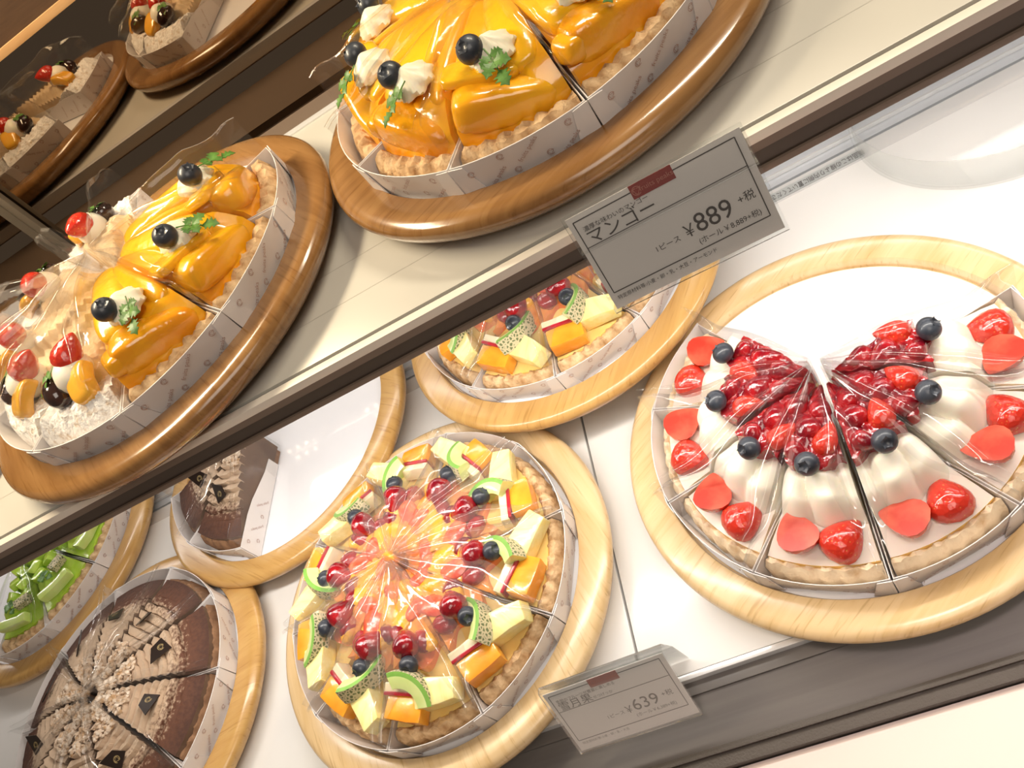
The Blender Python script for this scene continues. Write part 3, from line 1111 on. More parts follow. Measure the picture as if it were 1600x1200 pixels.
# ---- strawberry cream slice
def make_strawberry_slice(var=0):
    t = slice_thing('strawberry_cream_slice')
    make_box(t)
    make_crust(t, crust_pale, h=0.0250, r_in=0.1315, r_out=0.1405, amp=0.0034)
    b = bmesh.new()
    base = [(0.0, 0.046), (0.05, 0.043), (0.09, 0.033), (0.122, 0.0272), (0.133, 0.0240)]
    wedge(b, 0.008, 0.1330, HA - 0.012, lambda r, tt: lerp_table(base, r) + 0.0006 * nz(r * 60, tt * 4, var), 0.006, 24, 12, mi_top=0, mi_side=1, gap=0.0014)
    part('filling', b, [mousse, custard], t)
    b = bmesh.new()

    sl = 9.0 if var == 0 else -7.0
    petals = ((-0.66, 0.50, 0.0170), (0.16, 0.58, 0.0225), (0.90, 0.42, 0.0150)) if var == 0 else ((-0.88, 0.42, 0.0145), (-0.16, 0.60, 0.0215), (0.62, 0.50, 0.0180))

    def rim(tt):
        return 0.0955 + max(0.012 * max(0.0, 1 - ((tt - c0 - sl * 0.012) / w0) ** 2) ** 0.5 for c0, w0, _h in petals)

    def cream(r, tt):
        e = rim(tt)
        rise = smooth(e + 0.0005, e - 0.013, r) ** 0.6 * (0.55 + 0.45 * smooth(0.066, 0.082, r))
        hh = 0.0055
        for c0, w0, h0 in petals:                   # overlapping piped shells that sweep outwards
            q = (tt - c0 - sl * (r - 0.085)) / w0
            hh = max(hh, h0 * max(0.0, 1 - q * q) ** 0.5 + 0.002)
        hh += 0.0035 * smooth(0.096, 0.066, r) + 0.0005 * nz(r * 90, tt * 3, var)
        return lerp_table(base, r) + rise * hh - 0.0006
    wedge(b, 0.040, lambda tt: rim(tt) + 0.001, HA - 0.012, cream, lambda r, tt: lerp_table(base, r) - 0.004, 44, 48, gap=0.0012)
    part('whipped_cream', b, cream_m, t)
    b = bmesh.new()

    def berry(r, tt):
        prof = lerp_table([(0.006, 0.060), (0.03, 0.0645), (0.055, 0.0665), (0.078, 0.0620)], r)
        return prof + 0.0032 * nz(r * 115 + var * 5, tt * 3.2, 1.0) + 0.0016 * nz(r * 260, tt * 8, var)
    wedge(b, 0.008, lambda tt: 0.0745 + 0.004 * math.sin(tt * 6 + var) - 0.003 * tt * tt, HA - 0.018, berry, 0.040, 30, 18, gap=0.0012)
    part('berry_compote', b, compote, t)
    for i, (r, a, ln, wd, rz, ry) in enumerate(((0.058, 8, 0.026, 0.0095, 2.9, -0.2), (0.046, -7, 0.026, 0.0095, -2.6, 0.1), (0.030, 3, 0.022, 0.0080, 3.3, 0.15), (0.066, -11, 0.020, 0.0075, 0.8, 0.3))):
        aa = math.radians(a + (4 if var else 0))
        put_strawberry(t, (r * math.cos(aa), r * math.sin(aa), 0.0640 if r > 0.04 else 0.062), (0.3 * (i - 1), ry, rz), ln, wd, i % 2 == 0, (berry_m if i != 0 else strawb_m), 'glazed_strawberry', seed=i + var)
    make_blueberry(t, (0.0775, -0.002 + 0.004 * var, 0.0700), (0.3, 0.7, 0.4))
    put_strawberry(t, (0.1175, 0.0135, 0.0290), (0.12, -0.10, 2.5 + var * 0.5), 0.034, 0.0150, True, None, 'strawberry', seed=4 + 3 * var)
    put_strawberry(t, (0.1160, -0.0140, 0.0395), (PI + 0.16, 0.10, 3.6 + var * 0.3), 0.033, 0.0145, True, None, 'strawberry', seed=2 + 3 * var)
    make_film(t, lambda r: lerp_table([(0, 0.074), (0.05, 0.070), (0.13, 0.040), (0.15, 0.031)], r), flare=0.016, seed=2 + var, cover=0.55, rise=0.008, r_out=0.152)
    return t


# ---- mango slice
def make_mango_slice(var=0):
    t = slice_thing('mango_tart_slice')
    make_box(t)
    make_crust(t, crust_m, h=0.0255, r_in=0.126, r_out=0.1405, wave=0.0016)
    tab = [(0.0, 0.047), (0.05, 0.050), (0.085, 0.049), (0.108, 0.044), (0.1195, 0.038), (0.1250, 0.033), (0.1275, 0.024)]
    b = bmesh.new()

    def top(r, tt):
        # broad knife-cut facets with soft steps between neighbouring pieces
        st = smooth(-0.06, 0.06, tt - 0.25 + (r - 0.07) * 6 * (1 if var else -1)) * 0.0035 * smooth(0.015, 0.05, r)
        return lerp_table(tab, r) + st * smooth(0.124, 0.112, r) + 0.0010 * nz(r * 45, tt * 2.2, var)
    wedge(b, 0.008, lambda tt: 0.1275 + 0.001 * nz(tt * 3, var), HA - 0.010, top, 0.006, 40, 24, gap=0.0012, mi_side=1)
    part('mango_filling', b, [mango_a, mango_c], t)

    def slab(size, loc, rot, m, seed, bend=0.003, taper=0.0, e=0.50):
        b = bmesh.new()
        slab_geo(b, size, loc, rot, e, bend, taper, 0.0010, seed)
        part('mango_piece', b, m, t, angle=3.0)
    if var == 0:
        slab((0.066, 0.028, 0.026), (0.1135, -0.001, 0.0345), (0.0, 0.34, 1.60), mango_a, 1, 0.0015, 0.0, 0.48)
        slab((0.090, 0.024, 0.014), (0.066, 0.0095, 0.0515), (0.10, 0.07, 0.17), mango_b, 2, 0.004, -0.30)
        slab((0.082, 0.020, 0.014), (0.066, -0.0110, 0.0500), (-0.28, 0.09, -0.20), mango_a, 3, 0.004, -0.25)
        slab((0.050, 0.021, 0.009), (0.1010, -0.0085, 0.0515), (-0.08, 0.25, 1.35), mango_b, 4, 0.001, 0.1)
    else:
        slab((0.064, 0.027, 0.027), (0.1135, 0.002, 0.0345), (0.02, 0.30, 1.52), mango_c, 5, 0.002, 0.05, 0.50)
        slab((0.094, 0.026, 0.015), (0.062, -0.0070, 0.0525), (-0.14, 0.03, -0.13), mango_b, 6, 0.005, -0.30)
        slab((0.084, 0.018, 0.015), (0.068, 0.0130, 0.0495), (0.38, 0.09, 0.23), mango_a, 7, 0.004, -0.25)
        slab((0.034, 0.020, 0.016), (0.1130, -0.0195, 0.0385), (0.05, 0.35, 1.75), mango_a, 8, 0.001)
    dz = 0.0585
    make_dollop(t, (0.0965, 0.003, dz - 0.0045), 0.0150, 0.0145, 'cream_dollop', rot=(0, 0.1, 0.3))
    make_blueberry(t, (0.1010, -0.0060, dz + 0.0075), (0.5, 0.5, 0.5 + var), r=0.0084)
    make_herb(t, (0.110, 0.004 + 0.004 * var, dz + 0.0030), (0.1, 0.50, 0.35 - 0.7 * var), 0.0200)
    make_film(t, lambda r: lerp_table([(0, 0.058), (0.06, 0.064), (0.10, 0.060), (0.13, 0.042), (0.15, 0.034)], r), flare=0.014, seed=6 + var, cover=0.30, rise=0.012)
    return t


# ---- mixed fruit slice
def make_fruit_slice(var=0):
    t = slice_thing('mixed_fruit_slice')
    make_box(t)
    make_crust(t, crust_m, h=0.0255, r_in=0.128, r_out=0.1405, wave=0.0016)
    tab = [(0.0, 0.046), (0.06, 0.044), (0.10, 0.030), (0.1245, 0.0245)]
    b = bmesh.new()
    wedge(b, 0.008, 0.1305, HA - 0.012, lambda r, tt: lerp_table(tab, r) + 0.0008 * nz(r * 70, tt * 4, var), 0.006, 24, 12, gap=0.0014)
    part('custard_filling', b, custard, t)
    b = bmesh.new()
    wedge(b, 0.006, lambda tt: 0.088 + 0.006 * math.sin(4 * tt + var), HA - 0.004,
          lambda r, tt: lerp_table([(0.0, 0.0525), (0.05, 0.0515), (0.092, 0.040)], r) + 0.003 * nz(r * 90, tt * 3, var + 2) + 0.0012 * nz(r * 240, tt * 7, 1), 0.030, 26, 18, gap=0.0004)
    part('fruit_jelly', b, jelly_m, t)
    # inner fruit
    def inner(name, m, lst):
        for (r, a, sx, sy, sz, rz, z) in lst:
            b = bmesh.new()
            aa = math.radians(a)
            blob(b, 1.0, (r * math.cos(aa), r * math.sin(aa), z), (sx, sy, sz), (0, 0, rz), 0.09, seed=r * 100 + var, ns=3.0, seg=14)
            part(name, b, m, t)
    if var == 0:
        inner('orange_segment', orange_m, [(0.040, 9, 0.017, 0.009, 0.0045, 0.9, 0.0495), (0.064, 8, 0.013, 0.010, 0.006, -0.4, 0.0480)])
        inner('grapefruit_segment', grapefruit_m, [(0.054, -9, 0.017, 0.010, 0.0045, 0.5, 0.0495), (0.024, -5, 0.012, 0.007, 0.005, 1.2, 0.0505)])
    else:
        inner('orange_segment', orange_m, [(0.050, -8, 0.018, 0.010, 0.0045, -0.8, 0.0490), (0.022, 6, 0.012, 0.007, 0.005, 0.9, 0.0505), (0.076, 9, 0.012, 0.009, 0.006, 1.1, 0.0450)])
        inner('grapefruit_segment', grapefruit_m, [(0.046, 10, 0.013, 0.008, 0.006, -0.9, 0.0500)])
    inner('glazed_raspberry', berry_m, [(0.074, -11 + 18 * var, 0.0115, 0.0085, 0.0075, 0.5, 0.0455), (0.060, 12 - 24 * var, 0.010, 0.008, 0.0065, 0.9, 0.0480)])
    # large glazed strawberry and blueberry in the middle of the slice
    put_strawberry(t, (0.0740, 0.003 - 0.006 * var, 0.0530), (0.2, 0.10, 2.8 + 0.6 * var), 0.028, 0.0122, False, berry_m, 'glazed_strawberry', seed=var)
    make_blueberry(t, (0.0920, 0.004 - 0.007 * var, 0.0515), (0.2, 0.9, 0.2), r=0.0080)
    # melon wedge with netted rind
    b = bmesh.new()
    n = 12
    pr = []
    for i in range(n + 1):
        a = -0.85 + 1.7 * i / n
        ro, rm, ri = 0.0255, 0.0225, 0.0135
        row = []
        for rr, zz in ((ri, 0.0), (rm, 0.0), (ro, 0.0), (ro + 0.0004, 0.006), (ro, 0.0125), (rm, 0.013), (ri + 0.001, 0.011)):
            row.append(b.verts.new((rr * math.cos(a) - 0.020, rr * math.sin(a), zz)))
        pr.append(row)
    mi = [0, 1, 2, 2, 1, 0, 0]
    for i in range(n):
        for k in range(7):
            f = b.faces.new((pr[i][k], pr[i][(k + 1) % 7], pr[i + 1][(k + 1) % 7], pr[i + 1][k]))
            f.material_index = mi[k]
    for e in (pr[0], pr[-1]):
        f = b.faces.new(e)
        f.material_index = 0
    xf(b, b.verts[:], TR((0.1030, 0.011 - 0.012 * var, 0.0400), (0.35 if var else -0.25, -0.30, 2.2 if var else 1.2), (1.25, 1.25, 1.2)))
    part('melon_wedge', b, [melon_flesh, melon_rim, net_m], t, angle=0.6)
    # pineapple wedge, papaya block, apple slice near the crust
    b = bmesh.new()
    chunk(b, (0.043, 0.026, 0.018), (0.1165, 0.0185 - 0.004 * var, 0.0380), (0.15, -0.10, 1.0 + 0.35 * var), bev=0.0016, amp=0.0012, seed=4 + var, taper=0.35)
    part('pineapple_chunk', b, pine_m, t)
    b = bmesh.new()
    chunk(b, (0.034, 0.020, 0.016), (0.1195, -0.0170, 0.0360), (0.1, 0.10, 1.35 - 0.2 * var), bev=0.0018, amp=0.0010, seed=9 + var)
    part('papaya_block', b, papaya_m, t)
    b = bmesh.new()
    chunk(b, (0.032, 0.0080, 0.014), (0.1030, -0.0155, 0.0400), (0.25, 0.05, 1.2), bev=0.0010, amp=0.0005, seed=11)
    ap = part('apple_slice', b, apple_flesh, t)
    b = bmesh.new()
    chunk(b, (0.031, 0.0030, 0.0145), (0.1078, -0.0169, 0.0405), (0.25, 0.05, 1.2), bev=0.0006, amp=0.0003, seed=12)
    part('red_skin', b, apple_skin, ap)
    make_film(t, lambda r: lerp_table([(0, 0.068), (0.05, 0.064), (0.13, 0.036), (0.15, 0.029)], r), flare=0.008, seed=11 + var, cover=0.85, rise=0.006, m=film_hazy)
    return t


# ---- sugar dusted almond custard slice
def make_sugar_slice(var=0):
    t = slice_thing('sugar_dusted_slice')
    make_box(t)
    b = bmesh.new()

    def top(r, tt):
        k = lerp_table([(0.0, 0.024), (0.09, 0.024), (0.108, 0.032), (0.128, 0.036), (0.137, 0.028), (0.142, 0.018)], r)
        return k + (0.0030 * nz(r * 150, tt * 9, var) + 0.0018 * nz(r * 420, tt * 26, 5)) * smooth(0.085, 0.115, r)
    wedge(b, 0.010, lambda tt: 0.1415 + 0.001 * nz(tt * 8, var), HA - 0.010, top, 0.001, 48, 34, gap=0.0012, wob=0.0008)
    part('pastry_shell', b, sugar_crust, t)
    b = bmesh.new()

    def ridged(r, tt):
        ph = (r * 1.0 + 0.006 * abs(tt)) / 0.0075
        rd = abs((ph % 1.0) - 0.5) * 2
        side = smooth(1.0, 0.55, abs(tt))
        return 0.030 + 0.009 * side + 0.0042 * rd * (0.5 + 0.5 * smooth(0.2, 0.8, abs(tt))) + 0.0012 * nz(r * 200, tt * 6, var) - 0.010 * smooth(0.098, 0.112, r)
    wedge(b, 0.008, 0.110, HA - 0.02, ridged, 0.018, 64, 24, gap=0.0012)
    part('almond_cream', b, almond_m, t)
    b = bmesh.new()
    blob(b, 0.0140, (0.1030, 0.003, 0.0440), (1.1, 1.0, 0.95), (0, 0, 0), 0.0012, 3, 100, 18)
    part('cream_ball', b, cream_m, t)
    put_strawberry(t, (0.0955, 0.006 + 0.003 * var, 0.0545), (0.5, -0.45, 2.5), 0.028, 0.0110, False, None, 'strawberry', seed=var + 7)
    b = bmesh.new()
    slab_geo(b, (0.030, 0.020, 0.012), (0.1150, 0.0140, 0.0430), (0.20, 0.40, 0.35), 0.45, 0.003, 0.15, 0.001, 3)
    part('peach_piece', b, peach_m, t)
    b = bmesh.new()
    blob(b, 0.0105, (0.1130, -0.0115, 0.0430), (1.25, 0.95, 0.9), (0, 0.3, 0.5), 0.0, 0, 100, 18)
    part('dark_grape', b, grape_m, t)
    make_herb(t, (0.1040, -0.0090, 0.0530), (0.1, 0.4, -0.6), 0.0150)
    make_film(t, lambda r: lerp_table([(0, 0.052), (0.06, 0.054), (0.10, 0.060), (0.13, 0.046), (0.15, 0.034)], r), flare=0.004, seed=20 + var, cover=0.35, rise=0.018)
    return t


# ---- cocoa dusted mocha slice
def make_mocha_slice(var=0):
    t = slice_thing('mocha_cream_slice')
    make_box(t, h=0.030)
    make_crust(t, M('cocoa_crust', (0.20, 0.10, 0.05), (0.30, 0.16, 0.08), scale=90, rough=0.8, bump=0.6), h=0.026, r_in=0.126, r_out=0.1400)
    b = bmesh.new()

    def top(r, tt):
        base_ = lerp_table([(0.0, 0.055), (0.04, 0.054), (0.08, 0.046), (0.11, 0.037), (0.135, 0.031)], r)
        rr = r + 0.0030 * math.sin(tt * 1.8 + var) + 0.0022 * nz(tt * 2, r * 14, var)
        ph = (rr / 0.0098) % 1.0
        step = (0.0004 + 0.0052 * ph ** 0.8 if ph < 0.90 else -0.0042) * smooth(0.022, 0.04, r) * smooth(0.118, 0.098, r)
        return base_ + step + 0.0006 * nz(r * 200, tt * 20, 1)
    wedge(b, 0.008, 0.1345, HA - 0.012, top, 0.006, 230, 22, gap=0.0014, mi_side=1)
    part('mocha_cream', b, [cocoa_top, M('mocha_side', (0.20, 0.12, 0.075), (0.13, 0.075, 0.045), scale=40, rough=0.6)], t, angle=0.6)
    b = bmesh.new()
    rnd = random.Random(5 + var)
    for k in range(95):
        r = rnd.uniform(0.010, 0.058)
        a = rnd.uniform(-0.9, 0.9) * (HA - 0.05)
        s = rnd.uniform(0.0012, 0.0038)
        blob(b, s, (r * math.cos(a), r * math.sin(a), 0.0555 + rnd.uniform(0, 0.002)), (1.2, rnd.uniform(0.5, 1), rnd.uniform(0.35, 0.8)), (rnd.random(), rnd.random(), rnd.random() * 3), 0.0011, k, 400, 7)
    nt_ = part('nut_crumble', b, nut_m, t)
    nt_['kind'] = 'stuff'
    # dark chocolate plaque with gold emblem
    b = bmesh.new()
    M4 = TR((0.0870, 0.0, 0.0535), (0.25, 0.50, 0.4 + 1.2 * var))
    pts = [(-0.011, -0.010), (0.013, -0.006), (0.009, 0.011), (-0.004, 0.006)]
    lo = [b.verts.new(M4 @ Vector((x, y, 0))) for x, y in pts]
    hi = [b.verts.new(M4 @ Vector((x, y, 0.0012))) for x, y in pts]
    b.faces.new(lo[::-1])
    b.faces.new(hi)
    for i in range(4):
        b.faces.new((lo[i], lo[(i + 1) % 4], hi[(i + 1) % 4], hi[i]))
    pq = part('chocolate_plaque', b, choc_dark, t)
    b = bmesh.new()
    put_rosette(b, 0.0032, lambda x, y: M4 @ Vector((x, y, 0.0014)), at=(0.0045, 0.001), lw=0.10)
    xf(b, b.verts[:], SH)
    build('gold_emblem', b, gold_ink, pq, smooth_shade=False)
    make_film(t, lambda r: lerp_table([(0, 0.062), (0.06, 0.058), (0.10, 0.048), (0.13, 0.038), (0.15, 0.034)], r), flare=0.005, seed=30 + var, cover=0.30, rise=0.008)
    return t


# ---- green melon slice
def make_melon_slice(var=0):
    t = slice_thing('green_melon_slice')
    make_box(t)
    make_crust(t, crust_m, h=0.0255, r_in=0.124, r_out=0.1405, wave=0.0016)
    b = bmesh.new()
    wedge(b, 0.008, 0.1260, HA - 0.012, lambda r, tt: lerp_table([(0, 0.040), (0.08, 0.036), (0.1245, 0.026)], r), 0.006, 20, 10, gap=0.0014)
    part('melon_jelly', b, melon_green, t)
    rnd = random.Random(3 + var)
    for k in range(9):
        b = bmesh.new()
        r = 0.022 + 0.0095 * k
        a = math.radians((9 if k % 2 else -8) * min(1, r / 0.06))
        chunk(b, (0.018, 0.014, 0.011), (r * math.cos(a), r * math.sin(a), lerp_table([(0, 0.046), (0.08, 0.041), (0.12, 0.031)], r)), (rnd.uniform(-.4, .4), rnd.uniform(-.4, .4), rnd.uniform(0, 3)), bev=0.0025, amp=0.001, seed=k)
        part('melon_cube', b, melon_green, t)
    b = bmesh.new()
    chunk(b, (0.046, 0.012, 0.013), (0.1155, -0.004, 0.0350), (0.1, 0.1, 1.50), bev=0.003, amp=0.0008, seed=2, bend=-0.002)
    part('melon_stick', b, M('pale_green_melon', (0.58, 0.74, 0.20), (0.70, 0.80, 0.34), scale=30, rough=0.22, sss=0.3, coat=0.7), t)
    b = bmesh.new()
    chunk(b, (0.020, 0.011, 0.010), (0.098, 0.016, 0.0440), (0.2, 0.2, 1.9), bev=0.0012, amp=0.0005, seed=5)
    part('rind_piece', b, net_m, t)
    make_herb(t, (0.090, -0.010, 0.0460), (0, 0.2, 0.6), 0.018)
    make_film(t, lambda r: lerp_table([(0, 0.050), (0.06, 0.048), (0.10, 0.044), (0.13, 0.034), (0.15, 0.031)], r), flare=0.004, seed=40 + var, cover=0.30, rise=0.008)
    return t


MAKERS = {'straw': make_strawberry_slice, 'mango': make_mango_slice, 'fruit': make_fruit_slice, 'sugar': make_sugar_slice, 'mocha': make_mocha_slice, 'melon': make_melon_slice}
_first = {}


def place_slice(kind, var, key, deg, label, group):
    k = (kind, var)
    if k not in _first:
        _first[k] = o = MAKERS[kind](var)
    else:
        o = copy_tree(_first[k])
    a = math.radians(deg)
    cx, cy = TRAYS[key]
    z = (H if key in 'UVW' else LIFT.get(key, 0.0)) + ZB
    o.location = (cx + OFF * math.cos(a), cy + OFF * math.sin(a), z)
    o.rotation_euler = (0, 0, a)
    o['label'] = label
    o['group'] = group
    return o


G = 'strawberry cream slices on the right tray'
for i, (d, v, l) in enumerate((
        (137.3, 1, 'strawberry cream slice at the upper left end of the fan'),
        (173.3, 0, 'second strawberry cream slice from the left end, two strawberries at its left rim'),
        (-150.7, 1, 'third strawberry cream slice from the left end of the fan, crust facing lower left'),
        (-114.7, 0, 'middle strawberry cream slice of the seven, crust facing the tray\'s near edge'),
        (-78.7, 1, 'strawberry cream slice just right of the middle one, broad bare mousse by its crust'),
        (-42.7, 0, 'strawberry cream slice running to the right photo edge, second from the right end'),
        (-6.7, 1, 'topmost right strawberry cream slice beside the bare part of the board'))):
    place_slice('straw', v, 'A', d, l, G)

G = 'mixed fruit slices of the whole tart'
for d, v, l in ((19.8, 0, 'mixed fruit slice at the upper right of the whole tart, two o\'clock'),
                (55.8, 1, 'mixed fruit slice at the top right of the whole tart, one o\'clock'),
                (91.8, 0, 'mixed fruit slice at the very top of the whole tart, twelve o\'clock'),
                (127.8, 1, 'mixed fruit slice at the upper left of the whole tart, ten o\'clock'),
                (163.8, 0, 'mixed fruit slice at the left of the whole tart, nine o\'clock'),
                (-160.2, 1, 'mixed fruit slice at the lower left of the whole tart, eight o\'clock'),
                (-124.2, 0, 'mixed fruit slice at the bottom left of the whole tart, seven o\'clock'),
                (-88.2, 1, 'mixed fruit slice at the bottom of the whole tart, six o\'clock'),
                (-52.2, 0, 'mixed fruit slice nearest the 639 yen card, lower right of the whole tart'),
                (-16.2, 0, 'mixed fruit slice at the right of the whole tart, three o\'clock')):
    place_slice('fruit', v, 'B', d, l, G)

G = 'mixed fruit slices half hidden by the shelf'
for d, v, l in ((-148, 1, 'leftmost mixed fruit slice peeking out below the shelf edge'),
                (-112, 0, 'mixed fruit slice in the middle of the tray half hidden by the shelf'),
                (-76, 0, 'mixed fruit slice below the 889 yen card, left of the card\'s lower corner'),
                (-40, 1, 'mixed fruit slice mostly hidden behind the 889 yen card')):
    place_slice('fruit', v, 'D', d, l, G)

G = 'mango slices on the right upper tray'
for d, v, l in ((155, 1, 'mango slice at the back left of the upper right tray, highest in the photo'),
                (-169, 0, 'mango slice at the left end of the upper right tray, beside the shelf gap'),
                (-133, 1, 'mango slice on upper right tray, second from its left front end'),
                (-97, 0, 'mango slice on upper right tray, its long crust facing the front'),
                (-61, 1, 'mango slice on upper right tray, just above the 889 yen card\'s left part'),
                (-25, 0, 'mango slice at the right of the upper right tray, cut by the photo\'s top edge')):
    place_slice('mango', v, 'U', d, l, G)

G = 'mango slices on the left upper tray'
for d, v, l in ((10, 0, 'mango slice at the back right of the upper left tray'),
                (-26, 0, 'middle mango slice of the upper left tray, large herb sprig on cream'),
                (-62, 1, 'mango slice of the upper left tray beside the sugar dusted slices')):
    place_slice('mango', v, 'V', d, l, G)
G = 'sugar dusted fruit slices on the left upper tray'
for d, v, l in ((-98, 0, 'sugar dusted fruit slice next to the mango slices, crust facing the front'),
                (-134, 1, 'sugar dusted fruit slice at the front left of the upper left tray'),
                (-170, 0, 'sugar dusted fruit slice cut by the left photo edge on the upper left tray'),
                (154, 1, 'sugar dusted fruit slice at the left back of the upper left tray'),
                (118, 0, 'sugar dusted fruit slice at the far back of the upper left tray, by the mirror')):
    place_slice('sugar', v, 'V', d, l, G)
G = 'sugar dusted slices seen in the mirror'
for d, v, l in ((8, 0, 'sugar dusted slice of the mirrored tray, crust pointing right'),
                (62, 1, 'sugar dusted slice of the mirrored tray, crust pointing down at the left edge'),
                (98, 0, 'sugar dusted slice of the mirrored tray, cut off by the left photo edge')):
    place_slice('sugar', v, 'W', d, l, G)

G = 'cocoa dusted mocha slices on the lower left tray'
for d, v, l in ((122, 1, 'mocha slice at the upper left of the lower left tray, plaque against melon tray'),
                (86, 0, 'mocha slice at the top of the lower left tray, behind the others'),
                (50, 1, 'mocha slice of the lower left tray, cocoa crust facing up by the tan tray'),
                (14, 0, 'mocha slice at the upper right of the lower left tray, plaque near its cocoa rim'),
                (-22, 1, 'mocha slice at the right of the lower left tray, triangular plaque mid slice'),
                (-58, 0, 'mocha slice at the bottom photo edge of the lower left tray'),
                (-94, 1, 'mocha slice in the lower left corner of the photo, mostly cut off'),
                (158, 0, 'mocha slice at the left photo edge of the lower left tray'),
                (-166, 1, 'mocha slice at the left photo edge, below the one by the melon tray'),
                (-130, 0, 'mocha slice at the bottom left corner, barely inside the photo')):
    place_slice('mocha', v, 'E', d, l, G)
G = 'lone mocha slices on the glossy board'
for d, v, l in ((-116, 0, 'mocha slice beside the bare glossy board, white box side showing'),
                (-152, 1, 'mocha slice at the left of the glossy board, partly under the shelf edge')):
    place_slice('mocha', v, 'C', d, l, G)
G = 'green melon slices on the far left tray'
for d, v, l in ((-12, 1, 'green melon slice farthest right, cut by the shelf edge'),
                (-48, 0, 'green melon slice in the middle with a pale melon stick along its crust'),
                (-84, 1, 'green melon slice at the left photo edge above the mocha tray')):
    place_slice('melon', v, 'F', d, l, G)


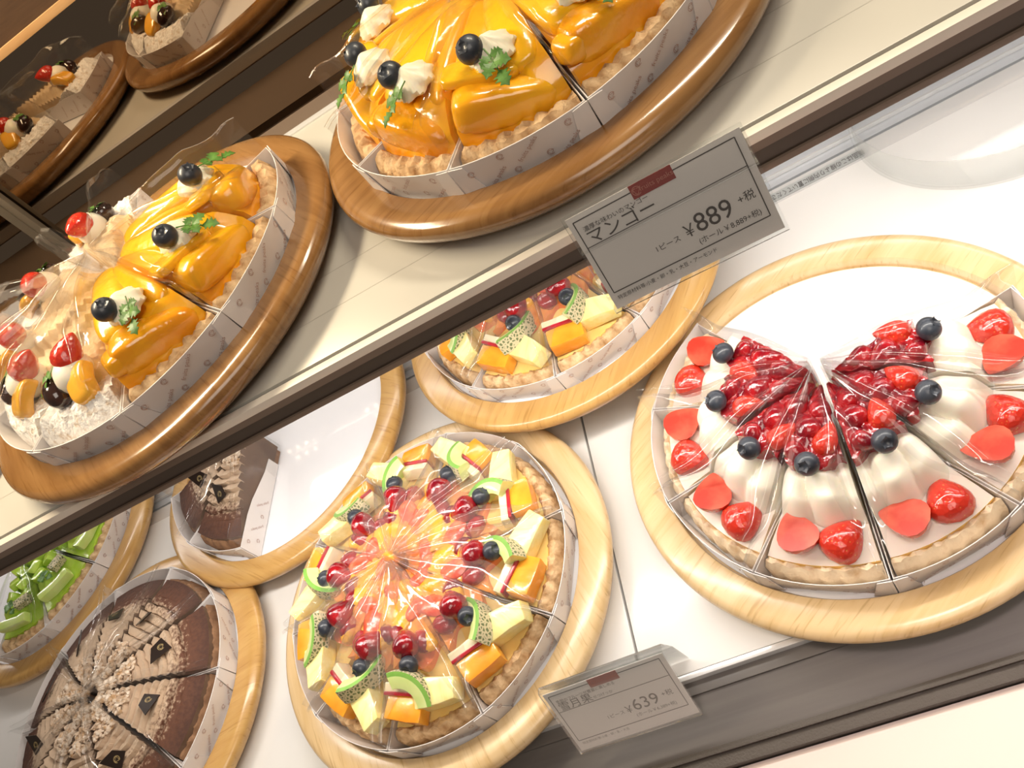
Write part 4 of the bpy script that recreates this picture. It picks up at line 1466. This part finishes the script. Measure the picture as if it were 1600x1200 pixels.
# ------------------------------------------------------------------ price cards
def price_card(name, label, c, tilt, yaw, big, lines, ink, badge_m, leg_to):
    W, Hh = 0.1, 0.064
    t = thing(name, label, 'price card', (c[0], c[1], c[2]), yaw)
    up = Vector((0, math.sin(tilt), math.cos(tilt)))
    nrm = Vector((0, -math.cos(tilt), math.sin(tilt)))          # faces the viewer

    def F(off):
        return lambda u, v: Vector((u, 0, 0)) + up * v + nrm * off

    def plate(bm_, u0, v0, u1, v1, o0, o1, mi=0):
        vs = []
        for o_ in (o0, o1):
            f = F(o_)
            vs += [bm_.verts.new(f(u0, v0)), bm_.verts.new(f(u1, v0)), bm_.verts.new(f(u1, v1)), bm_.verts.new(f(u0, v1))]
        for q in ((0, 3, 2, 1), (4, 5, 6, 7), (0, 1, 5, 4), (1, 2, 6, 5), (2, 3, 7, 6), (3, 0, 4, 7)):
            fc = bm_.faces.new([vs[i] for i in q])
            fc.material_index = mi
    b = bmesh.new()
    plate(b, -0.0485, -0.0305, 0.0485, 0.0295, -0.0002, 0.0002)
    cd = build('card', b, card_paper, t, smooth_shade=False)
    b = bmesh.new()
    plate(b, -W / 2, -Hh / 2, W / 2, Hh / 2, 0.0008, 0.0020)
    build('front_panel', b, acrylic, t, smooth_shade=False)
    b = bmesh.new()                       # folded rear leg
    top_y, top_z = (up * (Hh / 2)).y, (up * (Hh / 2)).z
    prof = leg_to if isinstance(leg_to, list) else [(top_y - 0.0015, top_z + 0.0006), (top_y + 0.0035, top_z - 0.001), ((top_y + leg_to[0]) / 2 + 0.004, (top_z + leg_to[1]) / 2 + 0.004), (leg_to[0], leg_to[1] + 0.0008)]
    for (y0, z0), (y1, z1) in zip(prof, prof[1:]):
        vs = [b.verts.new(p) for p in ((-W / 2, y0, z0), (W / 2, y0, z0), (W / 2, y1, z1), (-W / 2, y1, z1))]
        d = Vector((0, z1 - z0, -(y1 - y0))).normalized() * 0.0012
        v2 = [b.verts.new(v_.co - d) for v_ in vs]
        for q in ((0, 1, 2, 3), (7, 6, 5, 4), (0, 4, 5, 1), (1, 5, 6, 2), (2, 6, 7, 3), (3, 7, 4, 0)):
            b.faces.new([(vs + v2)[i] for i in q])
    build('rear_leg', b, acrylic, t, smooth_shade=False)
    f = F(0.0005)
    b = bmesh.new()
    x0, x1, y0, y1 = -0.0455, 0.0445, -0.0205, 0.0262
    lw = 0.00028
    for (a0, b0, a1, b1) in ((x0, y1 - lw, x1, y1 + lw), (x0, y0 - lw, x1, y0 + lw), (x0 - lw, y0, x0 + lw, y1), (x1 - lw, y0, x1 + lw, y1), (x0, 0.0098 - lw * .7, x1, 0.0098 + lw * .7)):
        plate(b, a0, b0, a1, b1, 0.0003, 0.0005)
    build('ruled_frame', b, ink, cd, smooth_shade=False)
    b = bmesh.new()
    plate(b, -0.0120, 0.0218, 0.0115, 0.0297, 0.0004, 0.0006)
    build('red_badge', b, badge_m, cd, smooth_shade=False)
    b = bmesh.new()
    f2 = F(0.0007)
    put_text(b, 'fruits peaks', 0.0040, f2, at=(0.0020, 0.0257))
    put_rosette(b, 0.0024, f2, at=(-0.0088, 0.0257))
    build('badge_lettering', b, badge_ink, cd, smooth_shade=False)
    b = bmesh.new()
    for (body, size, u, v, al, sx) in lines:
        put_text(b, body, size, f, align=al, at=(u, v), sx=sx)
    build('lettering', b, ink, cd, smooth_shade=False)
    return t


price_card('price_card', 'clear price stand on the shelf edge reading 889 yen under a dark red badge', (-0.029, 0.340, 0.317), 0.315, -0.018, None, [
    ('濃厚な味わいのマンゴー', 0.0034, -0.0425, 0.0200, 'LEFT', 1.0),
    ('マンゴー', 0.0100, -0.0432, 0.0140, 'LEFT', 1.0),
    ('1ピース', 0.0042, -0.0150, -0.0090, 'LEFT', 1.0),
    ('￥', 0.0100, 0.0010, -0.0080, 'LEFT', 0.85),
    ('889', 0.0152, 0.0088, -0.0065, 'LEFT', 0.92),
    ('+税', 0.0062, 0.0330, -0.0052, 'LEFT', 0.95),
    ('(ホール￥8,889+税)', 0.0043, 0.0070, -0.0160, 'LEFT', 0.95),
    ('特定原材料等:小麦・卵・乳・大豆・アーモンド', 0.0030, -0.0450, -0.0245, 'LEFT', 0.92)], black_ink, red_badge, [(0.0012, 0.0080), (0.0150, 0.0010), (0.0370, -0.0025), (0.0450, -0.0032)])
price_card('price_card', 'clear price stand at the deck front edge reading 639 yen under a faded badge', (-0.222, 0.222, 0.034), 0.484, 0.002, None, [
    ('季節のフルーツが豊富に楽しめる', 0.0034, -0.0425, 0.0195, 'LEFT', 0.95),
    ('雪月果', 0.0088, -0.0430, 0.0138, 'LEFT', 1.05),
    ('せつげっか', 0.0032, -0.0150, 0.0130, 'LEFT', 1.0),
    ('1ピース', 0.0042, -0.0150, -0.0085, 'LEFT', 1.0),
    ('￥', 0.0095, -0.0005, -0.0080, 'LEFT', 0.85),
    ('639', 0.0150, 0.0070, -0.0060, 'LEFT', 0.95),
    ('+税', 0.0060, 0.0310, -0.0045, 'LEFT', 0.95),
    ('(ホール￥6,389+税)', 0.0040, 0.0060, -0.0150, 'LEFT', 0.95),
    ('特定原材料等:小麦・卵・乳・大豆', 0.0028, -0.0440, -0.0240, 'LEFT', 0.92)], grey_ink, pink_badge, (0.0270, -0.0335))
